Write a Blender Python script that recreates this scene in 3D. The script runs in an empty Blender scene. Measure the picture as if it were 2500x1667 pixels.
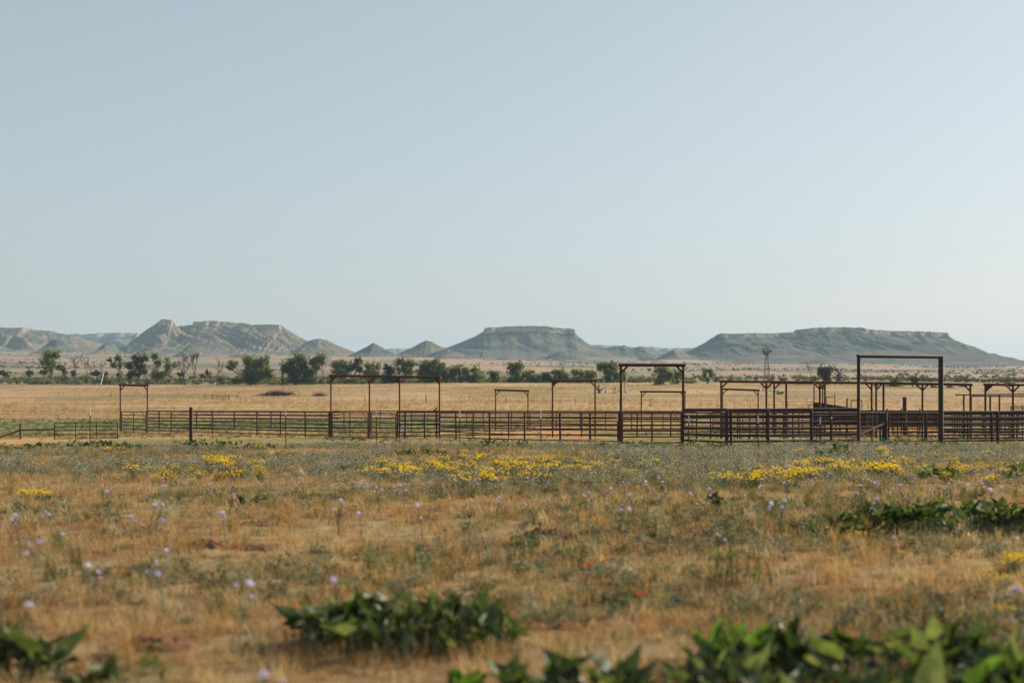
import bpy, math, random
import numpy as np
from mathutils import Vector, Matrix, Quaternion

R = math.radians
scene = bpy.context.scene
col = scene.collection
rng = np.random.default_rng(7)
random.seed(7)

# ------------------------------------------------------------------ camera
F = 3472.0          # focal length in pixels of a 2500 px wide picture (50 mm lens)
HOR = 905.0         # horizon row
CZ = 3.83           # camera height above the corral ground
cam_d = bpy.data.cameras.new("camera")
cam = bpy.data.objects.new("camera", cam_d)
col.objects.link(cam)
cam.location = (0, 0, CZ)
cam.rotation_euler = (R(90), 0, 0)
cam_d.lens = 50.0
cam_d.sensor_width = 36.0
cam_d.shift_y = (HOR - 833.5) / 2500.0
cam_d.clip_start = 0.1
cam_d.clip_end = 40000
cam_d.dof.use_dof = True
cam_d.dof.focus_distance = 72.0
cam_d.dof.aperture_fstop = 1.2
scene.camera = cam

# ------------------------------------------------------------------ sky, sun, exposure
SUN_AZ, SUN_EL = 55.0, 24.0          # degrees right of the view axis, above the horizon
world = bpy.data.worlds.new("World")
scene.world = world
world.use_nodes = True
wn = world.node_tree.nodes
wl = world.node_tree.links
wn.clear()
sky = wn.new("ShaderNodeTexSky")
sky.sky_type = 'NISHITA'
sky.sun_disc = False
sky.sun_elevation = R(SUN_EL)
sky.sun_rotation = R(SUN_AZ)
sky.altitude = 300
sky.air_density = 1.0
sky.dust_density = 1.5
sky.ozone_density = 3.6
bg = wn.new("ShaderNodeBackground")
bg.inputs[1].default_value = 0.138
wo = wn.new("ShaderNodeOutputWorld")
gam = wn.new("ShaderNodeGamma")          # compresses the whole sky's brightness range, haze imitated by colour
gam.inputs[1].default_value = 0.54
hsv = wn.new("ShaderNodeHueSaturation")
hsv.inputs['Saturation'].default_value = 0.68
hsv.inputs['Hue'].default_value = 0.482
wl.new(sky.outputs[0], gam.inputs[0])
wl.new(gam.outputs[0], hsv.inputs['Color'])
wl.new(hsv.outputs[0], bg.inputs[0])
wl.new(bg.outputs[0], wo.inputs[0])

sun_d = bpy.data.lights.new("sun", 'SUN')
sun_d.energy = 5.0
sun_d.angle = R(0.55)
sun_d.color = (1.0, 0.90, 0.74)
sun = bpy.data.objects.new("sun", sun_d)
col.objects.link(sun)
sd = Vector((math.sin(R(SUN_AZ)) * math.cos(R(SUN_EL)), math.cos(R(SUN_AZ)) * math.cos(R(SUN_EL)), math.sin(R(SUN_EL))))
sun.rotation_euler = (-sd).to_track_quat('-Z', 'Y').to_euler()

vs = scene.view_settings
vs.view_transform = 'Standard'
vs.look = 'None'
vs.exposure = 0.92
vs.gamma = 1.0
vs.use_curve_mapping = False
scene.cycles.use_denoising = True
scene.cycles.denoiser = 'OPENIMAGEDENOISE'
scene.cycles.denoising_input_passes = 'RGB_ALBEDO_NORMAL'
scene.cycles.denoising_prefilter = 'NONE'
scene.cycles.max_bounces = 6
scene.cycles.diffuse_bounces = 2
scene.cycles.transmission_bounces = 3
scene.cycles.transparent_max_bounces = 6
scene.cycles.volume_bounces = 0
scene.cycles.sample_clamp_indirect = 6

# ------------------------------------------------------------------ noise helpers (numpy)
def hash2(ix, iy, seed):
    h = (ix.astype(np.int64) * 374761393 + iy.astype(np.int64) * 668265263 + seed * 1442695041) & 0xFFFFFFFF
    h = ((h ^ (h >> 13)) * 1274126177) & 0xFFFFFFFF
    h = (h ^ (h >> 16)) & 0xFFFFFFFF
    return h / 4294967295.0

def vnoise(x, y, seed=0):
    x = np.asarray(x, float); y = np.asarray(y, float)
    ix = np.floor(x); iy = np.floor(y)
    fx = x - ix; fy = y - iy
    fx = fx * fx * fx * (fx * (fx * 6 - 15) + 10); fy = fy * fy * fy * (fy * (fy * 6 - 15) + 10)
    a = hash2(ix, iy, seed); b = hash2(ix + 1, iy, seed)
    c = hash2(ix, iy + 1, seed); d = hash2(ix + 1, iy + 1, seed)
    return (a * (1 - fx) + b * fx) * (1 - fy) + (c * (1 - fx) + d * fx) * fy

def fbm(x, y, seed=0, octv=4, gain=0.5):
    s = 0.0; a = 1.0; t = 0.0
    for k in range(octv):
        s = s + a * vnoise(np.asarray(x) * 2 ** k + 17.3 * k, np.asarray(y) * 2 ** k - 9.1 * k, seed + k)
        t += a; a *= gain
    return s / t

# ------------------------------------------------------------------ terrain profile
_py = np.array([-80, 5, 72, 90, 115, 150, 217, 347, 450, 600, 800, 1200, 2000, 3000, 4000, 8000, 12000], float)
_pz = np.array([2.08, 2.08, 0, -.45, -1.1, -1.5, -2.0, -3.4, -3.0, -1.5, -0.6, 1.5, 10, 27, 40, 62, 70], float)
_ty = np.concatenate([np.arange(-80, 140, 0.5), np.geomspace(140, 12000, 900)])
_tz = np.interp(_ty, _py, _pz)
def _smooth():
    out = np.empty_like(_tz)
    for i, y in enumerate(_ty):
        w = max(3.0, 0.10 * abs(y))
        if y < 110: w = 6.0
        ys = np.linspace(y - w, y + w, 15)
        out[i] = np.mean(np.interp(ys, _py, _pz))
    return out
_tz = _smooth()

def G(x, y):
    """ground height"""
    z = np.interp(y, _ty, _tz)
    y_ = np.maximum(np.abs(y), 4)
    near = np.clip(1 - (y_ - 30) / 60.0, 0.15, 1)
    z = z + near * (fbm(np.asarray(x) * .22, np.asarray(y) * .22, 3, 3) - .5) * .22
    far = np.clip((y_ - 150) / 400.0, 0, 1)
    z = z + np.clip(y_ - 700, 0, 5000) * .0048 * np.clip(-np.asarray(x) / y_ / .36, -1.2, 1.3)      # the plain climbs to the left
    z = z + far * (fbm(np.asarray(x) * .006, np.asarray(y) * .006, 5, 3) - .5) * np.minimum(.004 * y_, 14)
    return z

def Gs(x, y):
    return float(G(np.float64(x), np.float64(y)))

def row_of(y, z):
    return HOR + F * (CZ - z) / y

_ry = np.geomspace(5.5, 2500, 4000)
_rr = HOR + F * (CZ - np.interp(_ry, _ty, _tz)) / _ry
def d_of_row(row, lift=0.0):
    """distance at which ground (+lift metres) is seen in that picture row"""
    rr = _rr - lift * F / _ry
    i = np.argmin(np.abs(rr - row))
    return float(_ry[i])

def X(px, d):
    return (px - 1250.0) / F * d

def Z(py, d):
    return CZ - (py - HOR) / F * d

def at(px, d, lift=0.0):
    x = X(px, d)
    return Vector((x, d, Gs(x, d) + lift))

# ------------------------------------------------------------------ materials
MATS = {}
def nodes_of(name):
    m = bpy.data.materials.new(name)
    m.use_nodes = True
    nt = m.node_tree
    nt.nodes.clear()
    out = nt.nodes.new("ShaderNodeOutputMaterial")
    return m, nt, out

def noise_node(nt, scale, detail=3.0, vec=None, rough=0.55):
    n = nt.nodes.new("ShaderNodeTexNoise")
    n.inputs['Scale'].default_value = scale
    n.inputs['Detail'].default_value = detail
    n.inputs['Roughness'].default_value = rough
    if vec is not None: nt.links.new(vec, n.inputs['Vector'])
    return n

def ramp_node(nt, fac, stops):
    r = nt.nodes.new("ShaderNodeValToRGB")
    e = r.color_ramp.elements
    while len(e) > 1: e.remove(e[0])
    e[0].position = stops[0][0]; e[0].color = (*stops[0][1], 1)
    for p, c in stops[1:]:
        q = e.new(p); q.color = (*c, 1)
    nt.links.new(fac, r.inputs[0])
    return r

def solid_mat(name, stops, scale=6.0, rough=0.8, metal=0.0, bump=0.0, detail=4.0, spec=0.3, world_space=False):
    m, nt, out = nodes_of(name)
    p = nt.nodes.new("ShaderNodeBsdfPrincipled")
    if world_space:
        g = nt.nodes.new("ShaderNodeNewGeometry"); vec = g.outputs['Position']
    else:
        t = nt.nodes.new("ShaderNodeTexCoord"); vec = t.outputs['Object']
    n = noise_node(nt, scale, detail, vec)
    r = ramp_node(nt, n.outputs['Fac'], stops)
    nt.links.new(r.outputs[0], p.inputs['Base Color'])
    p.inputs['Roughness'].default_value = rough
    p.inputs['Metallic'].default_value = metal
    p.inputs['Specular IOR Level'].default_value = spec
    if bump:
        b = nt.nodes.new("ShaderNodeBump"); b.inputs['Strength'].default_value = bump
        b.inputs['Distance'].default_value = 0.02
        nt.links.new(n.outputs['Fac'], b.inputs['Height']); nt.links.new(b.outputs[0], p.inputs['Normal'])
    nt.links.new(p.outputs[0], out.inputs[0])
    MATS[name] = m
    return m

def leaf_mat(name, stops, scale, transl=0.35, rough=0.5, gloss=0.0, detail=2.0, rnd=0.0, tcol=(1.1, 1.15, .55)):
    """thin foliage: diffuse + light passing through (+ a little gloss)"""
    m, nt, out = nodes_of(name)
    g = nt.nodes.new("ShaderNodeNewGeometry")
    n = noise_node(nt, scale, detail, g.outputs['Position'])
    fac = n.outputs['Fac']
    if rnd:
        oi = nt.nodes.new("ShaderNodeObjectInfo")
        a = nt.nodes.new("ShaderNodeMath"); a.operation = 'MULTIPLY_ADD'
        a.inputs[1].default_value = rnd
        s = nt.nodes.new("ShaderNodeMath"); s.operation = 'SUBTRACT'; s.inputs[1].default_value = .5
        nt.links.new(oi.outputs['Random'], s.inputs[0])
        nt.links.new(s.outputs[0], a.inputs[0]); nt.links.new(fac, a.inputs[2])
        fac = a.outputs[0]
    r = ramp_node(nt, fac, stops)
    d = nt.nodes.new("ShaderNodeBsdfDiffuse")
    t = nt.nodes.new("ShaderNodeBsdfTranslucent")
    mul = nt.nodes.new("ShaderNodeMix"); mul.data_type = 'RGBA'; mul.blend_type = 'MULTIPLY'
    mul.inputs[0].default_value = 1.0
    mul.inputs[7].default_value = (*tcol, 1)
    nt.links.new(r.outputs[0], mul.inputs[6])
    nt.links.new(r.outputs[0], d.inputs[0]); nt.links.new(mul.outputs[2], t.inputs[0])
    mx = nt.nodes.new("ShaderNodeMixShader"); mx.inputs[0].default_value = transl
    nt.links.new(d.outputs[0], mx.inputs[1]); nt.links.new(t.outputs[0], mx.inputs[2])
    last = mx
    if gloss:
        gl = nt.nodes.new("ShaderNodeBsdfGlossy"); gl.inputs['Roughness'].default_value = rough
        m2 = nt.nodes.new("ShaderNodeMixShader"); m2.inputs[0].default_value = gloss
        nt.links.new(mx.outputs[0], m2.inputs[1]); nt.links.new(gl.outputs[0], m2.inputs[2])
        last = m2
    nt.links.new(last.outputs[0], out.inputs[0])
    MATS[name] = m
    return m

solid_mat('rust_pipe', [(0.3, (.034, .014, .010)), (.55, (.075, .031, .019)), (.75, (.125, .058, .036))], 9, .75, bump=.15, world_space=True, spec=.35)
solid_mat('rust_pipe_dark', [(0.3, (.024, .012, .009)), (.6, (.050, .024, .017)), (.8, (.09, .046, .032))], 9, .7, bump=.15, world_space=True, spec=.4)
solid_mat('rust_pipe_red', [(0.3, (.07, .023, .015)), (.6, (.125, .043, .026)), (.8, (.17, .073, .045))], 7, .8, bump=.15, world_space=True)
solid_mat('rust_sheet', [(0.3, (.045, .022, .017)), (.6, (.085, .042, .032)), (.8, (.13, .07, .05))], 2.5, .85, bump=.1, world_space=True)
solid_mat('post_red', [(.3, (.10, .028, .018)), (.7, (.17, .055, .03))], 14, .8, world_space=True)
solid_mat('white_paint', [(.3, (.62, .62, .60)), (.7, (.78, .78, .76))], 20, .6)
solid_mat('wire', [(.3, (.10, .085, .075)), (.7, (.17, .14, .12))], 30, .6, metal=.3)
solid_mat('galvanised', [(.3, (.10, .11, .115)), (.7, (.20, .21, .215))], 12, .6, metal=.3)
solid_mat('steel_shiny', [(.3, (.55, .56, .57)), (.7, (.72, .73, .74))], 12, .25, metal=.9)
solid_mat('bark', [(.3, (.085, .062, .045)), (.7, (.17, .13, .10))], 1.5, .95, world_space=True)
solid_mat('bark_dark', [(.3, (.05, .038, .03)), (.7, (.11, .085, .065))], 1.5, .95, world_space=True)
solid_mat('dead_wood', [(.3, (.048, .038, .031)), (.7, (.10, .08, .066))], 1.2, .95, world_space=True)
solid_mat('bleached_wood', [(.3, (.36, .32, .28)), (.7, (.55, .51, .46))], 1.2, .95, world_space=True)
solid_mat('soil', [(.3, (.10, .042, .02)), (.7, (.21, .095, .045))], 14, 1.0, bump=.6, world_space=True)
solid_mat('feather', [(.3, (.14, .105, .08)), (.7, (.24, .19, .15))], 12, .9)
solid_mat('beak_dark', [(.3, (.03, .025, .02)), (.7, (.05, .045, .04))], 12, .6)
solid_mat('stone', [(.3, (.30, .25, .2)), (.7, (.5, .44, .37))], 6, .95, world_space=True)

leaf_mat('grass_dry', [(.18, (.20, .12, .055)), (.34, (.37, .21, .085)), (.48, (.42, .285, .135)), (.6, (.26, .22, .115)), (.8, (.50, .41, .25))], 1.1, .42, rnd=.62, tcol=(1.1, .95, .7))
leaf_mat('grass_green', [(.2, (.065, .075, .03)), (.5, (.15, .145, .065)), (.75, (.27, .235, .12))], 1.0, .42, rnd=.6, tcol=(1.1, 1.0, .55))
leaf_mat('forb', [(.2, (.05, .07, .035)), (.5, (.13, .15, .085)), (.75, (.26, .27, .18))], 1.2, .35, rnd=.6, tcol=(1.1, 1.15, .6), gloss=.05, rough=.4)
leaf_mat('straw', [(.3, (.40, .27, .13)), (.7, (.55, .42, .24))], 2, .4, rnd=.4, tcol=(1.1, 1, .8))
leaf_mat('petal_lavender', [(.3, (.55, .48, .66)), (.7, (.74, .68, .80))], 3, .4, rnd=.4, tcol=(1.05, 1.0, 1.1))
leaf_mat('petal_pale', [(.3, (.55, .50, .50)), (.7, (.80, .75, .72))], 3, .4, rnd=.4, tcol=(1.05, 1.0, 1.05))
leaf_mat('petal_yellow', [(.3, (.80, .54, .02)), (.7, (.90, .70, .05))], 3, .4, rnd=.4, tcol=(1.05, 1.0, .8))
leaf_mat('petal_red', [(.3, (.50, .06, .02)), (.7, (.62, .12, .03))], 3, .4, rnd=.4, tcol=(1.05, .9, .8))
leaf_mat('stem', [(.3, (.12, .13, .06)), (.7, (.2, .2, .11))], 3, .3, rnd=.4)
leaf_mat('gourd_leaf', [(.25, (.028, .044, .018)), (.45, (.052, .074, .030)), (.62, (.085, .108, .050)), (.8, (.19, .20, .12))], 6, .28, rough=.5, gloss=.025, rnd=.45, detail=4, tcol=(1.5, 1.6, .5))
leaf_mat('gourd_stalk', [(.3, (.16, .20, .10)), (.7, (.26, .30, .17))], 2.5, .25, rough=.5, gloss=.03)
leaf_mat('green_shoot', [(.3, (.07, .12, .028)), (.7, (.13, .20, .055))], 2.5, .4, rnd=.3, tcol=(1.2, 1.4, .5))
leaf_mat('cottonwood', [(.3, (.072, .094, .032)), (.5, (.125, .15, .054)), (.7, (.20, .22, .09))], .16, .50, rnd=.25, tcol=(1.3, 1.4, .5), gloss=.03, rough=.45)
leaf_mat('cottonwood_brown', [(.3, (.055, .050, .025)), (.5, (.085, .075, .036)), (.7, (.12, .10, .05))], .16, .3, rnd=.25, tcol=(1.2, 1.2, .6))
leaf_mat('juniper', [(.3, (.020, .030, .017)), (.7, (.040, .055, .030))], .3, .15, rnd=.3)
leaf_mat('scrub', [(.3, (.075, .078, .045)), (.5, (.12, .115, .065)), (.7, (.19, .165, .10))], .05, .25, rnd=.5)

def ground_material():
    m, nt, out = nodes_of('ground')
    p = nt.nodes.new("ShaderNodeBsdfPrincipled")
    p.inputs['Roughness'].default_value = 1.0
    p.inputs['Specular IOR Level'].default_value = 0.05
    at_ = nt.nodes.new("ShaderNodeAttribute"); at_.attribute_name = 'gcol'
    g = nt.nodes.new("ShaderNodeNewGeometry")
    n1 = noise_node(nt, 1.7, 5, g.outputs['Position'], .65)
    r1 = ramp_node(nt, n1.outputs['Fac'], [(.25, (.55, .52, .5)), (.5, (1, 1, 1)), (.75, (1.38, 1.36, 1.32))])
    mp = nt.nodes.new("ShaderNodeMapping"); mp.inputs['Scale'].default_value = (.09, .028, 1)
    nt.links.new(g.outputs['Position'], mp.inputs['Vector'])
    n2 = noise_node(nt, 1.0, 6, mp.outputs[0], .7)
    r2 = ramp_node(nt, n2.outputs['Fac'], [(.3, (.70, .72, .72)), (.5, (1, 1, 1)), (.7, (1.22, 1.2, 1.15))])
    a = nt.nodes.new("ShaderNodeMix"); a.data_type = 'RGBA'; a.blend_type = 'MULTIPLY'; a.inputs[0].default_value = 1
    b = nt.nodes.new("ShaderNodeMix"); b.data_type = 'RGBA'; b.blend_type = 'MULTIPLY'; b.inputs[0].default_value = 1
    nt.links.new(at_.outputs['Color'], a.inputs[6]); nt.links.new(r1.outputs[0], a.inputs[7])
    nt.links.new(a.outputs[2], b.inputs[6]); nt.links.new(r2.outputs[0], b.inputs[7])
    nt.links.new(b.outputs[2], p.inputs['Base Color'])
    bp = nt.nodes.new("ShaderNodeBump"); bp.inputs['Strength'].default_value = .6; bp.inputs['Distance'].default_value = .08
    nt.links.new(n1.outputs['Fac'], bp.inputs['Height']); nt.links.new(bp.outputs[0], p.inputs['Normal'])
    nt.links.new(p.outputs[0], out.inputs[0])
    MATS['ground'] = m

def mesa_material():
    m, nt, out = nodes_of('mesa_rock')
    p = nt.nodes.new("ShaderNodeBsdfPrincipled")
    p.inputs['Roughness'].default_value = 1.0
    p.inputs['Specular IOR Level'].default_value = 0.05
    at_ = nt.nodes.new("ShaderNodeAttribute"); at_.attribute_name = 'gcol'
    g = nt.nodes.new("ShaderNodeNewGeometry")
    n1 = noise_node(nt, .13, 5, g.outputs['Position'], .75)      # scrub dots of about ten metres
    r1 = ramp_node(nt, n1.outputs['Fac'], [(.38, (.30, .38, .34)), (.50, (.9, .92, .9)), (.68, (1.3, 1.26, 1.2))])
    a = nt.nodes.new("ShaderNodeMix"); a.data_type = 'RGBA'; a.blend_type = 'MULTIPLY'; a.inputs[0].default_value = 1
    nt.links.new(at_.outputs['Color'], a.inputs[6]); nt.links.new(r1.outputs[0], a.inputs[7])
    nt.links.new(a.outputs[2], p.inputs['Base Color'])
    bp = nt.nodes.new("ShaderNodeBump"); bp.inputs['Strength'].default_value = .7; bp.inputs['Distance'].default_value = 4.0
    nt.links.new(n1.outputs['Fac'], bp.inputs['Height']); nt.links.new(bp.outputs[0], p.inputs['Normal'])
    nt.links.new(p.outputs[0], out.inputs[0])
    MATS['mesa_rock'] = m
ground_material(); mesa_material()

# ------------------------------------------------------------------ object helpers
def tag(o, label=None, cat=None, group=None, kind=None):
    if label: o['label'] = label
    if cat: o['category'] = cat
    if group: o['group'] = group
    if kind: o['kind'] = kind
    return o

def empty(name, loc, label, cat, group=None, rz=0.0):
    o = bpy.data.objects.new(name, None)
    o.empty_display_size = .2
    col.objects.link(o)
    o.location = loc
    o.rotation_euler = (0, 0, rz)
    return tag(o, label, cat, group)

def mesh_np(name, V, Q, smooth=False):
    """mesh from vertices and a list/array of faces"""
    me = bpy.data.meshes.new(name)
    V = np.asarray(V, np.float32)
    if isinstance(Q, np.ndarray):
        k = Q.shape[1]; n = Q.shape[0]
        me.vertices.add(len(V)); me.vertices.foreach_set('co', V.ravel())
        me.loops.add(n * k); me.loops.foreach_set('vertex_index', Q.astype(np.int32).ravel())
        me.polygons.add(n)
        me.polygons.foreach_set('loop_start', np.arange(0, n * k, k, dtype=np.int32))
        me.polygons.foreach_set('loop_total', np.full(n, k, dtype=np.int32))
        me.update(calc_edges=True)
    else:
        me.from_pydata([tuple(v) for v in V], [], [tuple(f) for f in Q])
        me.update()
    if smooth:
        me.polygons.foreach_set('use_smooth', np.ones(len(me.polygons), bool))
    return me

def link(name, me, m, parent=None, loc=(0, 0, 0)):
    if m is not None and not me.materials: me.materials.append(MATS[m] if isinstance(m, str) else m)
    o = bpy.data.objects.new(name, me)
    col.objects.link(o)
    o.parent = parent
    o.location = loc
    return o

class MB:
    """collects tubes, boxes and quads into one mesh"""
    def __init__(s): s.v = []; s.f = []
    def add(s, V, Fs):
        b = len(s.v); s.v += [tuple(v) for v in V]; s.f += [tuple(i + b for i in f) for f in Fs]
    def tube(s, pts, rad, n=6, cap=True):
        pts = [Vector(p) for p in pts]; b = len(s.v)
        if not hasattr(rad, '__len__'): rad = [rad] * len(pts)
        up = None
        for i, p in enumerate(pts):
            t = (pts[min(i + 1, len(pts) - 1)] - pts[max(i - 1, 0)])
            if t.length < 1e-9: t = Vector((0, 0, 1))
            t.normalize()
            if up is None:
                up = Vector((0, 0, 1)) if abs(t.z) < .9 else Vector((1, 0, 0))
            a = t.cross(up).normalized(); c = a.cross(t).normalized(); up = c
            for k in range(n):
                an = 2 * math.pi * k / n
                s.v.append(tuple(p + (a * math.cos(an) + c * math.sin(an)) * rad[i]))
        for i in range(len(pts) - 1):
            for k in range(n):
                s.f.append((b + i * n + k, b + i * n + (k + 1) % n, b + (i + 1) * n + (k + 1) % n, b + (i + 1) * n + k))
        if cap:
            s.f.append(tuple(b + k for k in range(n))[::-1])
            s.f.append(tuple(b + (len(pts) - 1) * n + k for k in range(n)))
    def box(s, c, h, M=None):
        M = M or Matrix.Identity(3); c = Vector(c)
        V = [c + M @ Vector((x * h[0], y * h[1], z * h[2])) for x in (-1, 1) for y in (-1, 1) for z in (-1, 1)]
        s.add(V, [(0, 1, 3, 2), (4, 6, 7, 5), (0, 4, 5, 1), (2, 3, 7, 6), (0, 2, 6, 4), (1, 5, 7, 3)])
    def prism(s, poly, off):
        """flat polygon given thickness by the vector off"""
        n = len(poly); off = Vector(off) / 2
        V = [Vector(p) - off for p in poly] + [Vector(p) + off for p in poly]
        s.add(V, [tuple(range(n))[::-1], tuple(range(n, 2 * n))] + [(i, (i + 1) % n, n + (i + 1) % n, n + i) for i in range(n)])
    def build(s, name, m, parent=None, loc=(0, 0, 0), smooth=False):
        return link(name, mesh_np(name, s.v, s.f, smooth), m, parent, loc)

def unit_pipe(n=10):
    b = MB(); b.tube([(0, 0, 0), (0, 0, 1)], 1.0, n)
    me = mesh_np('pipe', b.v, b.f)
    for p in me.polygons:
        p.use_smooth = len(p.vertices) == 4
    return me
_PIPE = {}
def pipe(name, a, b, r, m, parent=None):
    """one straight round pipe between two world points, an object that shares its mesh"""
    if m not in _PIPE:
        me = unit_pipe(); me.materials.append(MATS[m]); _PIPE[m] = me
    a = Vector(a); b = Vector(b); d = b - a
    o = bpy.data.objects.new(name, _PIPE[m]); col.objects.link(o)
    o.parent = parent
    base = parent.matrix_basis.translation if parent else Vector()
    if parent and parent.parent:          # parents carry a location only
        base = base + parent.parent.matrix_basis.translation
    o.location = a - base
    o.rotation_mode = 'QUATERNION'
    o.rotation_quaternion = d.to_track_quat('Z', 'Y')
    o.scale = (r, r, d.length)
    return o

# ------------------------------------------------------------------ the ground sheet
def build_ground():
    ys = np.concatenate([np.linspace(-60, 3.5, 14), np.geomspace(4, 11000, 560)])
    nc = 330
    t = np.linspace(-1, 1, nc)
    W = np.maximum(ys, 4) * .56 + 14
    XX = t[None, :] * W[:, None]
    YY = np.repeat(ys[:, None], nc, 1)
    ZZ = G(XX, YY)
    V = np.stack([XX, YY, ZZ], -1).reshape(-1, 3)
    nr = len(ys)
    i = np.arange(nr - 1)[:, None] * nc + np.arange(nc - 1)[None, :]
    Q = np.stack([i, i + 1, i + 1 + nc, i + nc], -1).reshape(-1, 4)
    me = mesh_np('ground', V, Q, True)
    # albedo of soil, dry grass and greener sward
    x, y = V[:, 0], V[:, 1]
    def mix(a, b, k): return a * (1 - k[:, None]) + b * k[:, None]
    C = lambda *c: np.array(c)[None, :]
    sm = lambda a, b, v: np.clip((v - a) / (b - a), 0, 1) ** 2 * (3 - 2 * np.clip((v - a) / (b - a), 0, 1))
    soil = C(.18, .10, .05); dry = C(.24, .175, .095); olive = C(.165, .15, .07); gold = C(.36, .25, .13); rose = C(.33, .205, .115)
    n1 = fbm(x * .35, y * .35, 11, 4); n2 = fbm(x * .045, y * .02, 21, 4); n3 = fbm(x * .012, y * .030, 31, 4)
    near = mix(np.repeat(dry, len(x), 0), soil, sm(.46, .62, n1)); near = mix(near, olive, sm(.5, .62, n2) * .6)
    corral = mix(np.repeat(C(.34, .215, .095), len(x), 0), C(.42, .215, .085), sm(.40, .55, n2) * .9 * sm(-5, 6, x))
    corral = mix(corral, C(.17, .165, .065), sm(.45, .6, fbm(x * .1, y * .06, 41, 3)) * .8)
    corral = mix(corral, C(.15, .165, .06), sm(3, -6, x) * sm(112, 118, y) * sm(185, 150, y) * .9)
    field = mix(np.repeat(C(.29, .195, .108), len(x), 0), gold, sm(.45, .62, n3)); field = mix(field, rose, sm(.5, .65, fbm(x * .004, y * .016, 61, 3)))
    field = mix(field, olive, sm(.56, .68, fbm(x * .02, y * .02, 51, 4)) * .6)
    brush = mix(np.repeat(C(.16, .13, .075), len(x), 0), C(.26, .19, .12), sm(.4, .6, fbm(x * .01, y * .02, 71, 4)))
    plain = mix(np.repeat(C(.26, .185, .125), len(x), 0), C(.135, .13, .085), sm(.42, .56, fbm(x * .006, y * .004, 81, 5)))
    plain = mix(plain, C(.31, .205, .135), sm(.55, .7, fbm(x * .003, y * .002, 91, 4)))
    c = mix(near, corral, sm(70, 78, y)); c = mix(c, field, sm(135, 190, y + (n2 - .5) * 40))
    c = mix(c, brush, sm(596, 606, y)); c = mix(c, plain, sm(780, 1000, y + (n3 - .5) * 200))
    a = me.color_attributes.new('gcol', 'FLOAT_COLOR', 'POINT')
    a.data.foreach_set('color', np.concatenate([c, np.ones((len(c), 1))], 1).astype(np.float32).ravel())
    o = link('ground', me, 'ground')
    tag(o, 'gently rolling dry prairie ground running back to the mesas', None, None, 'structure')
build_ground()

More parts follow.
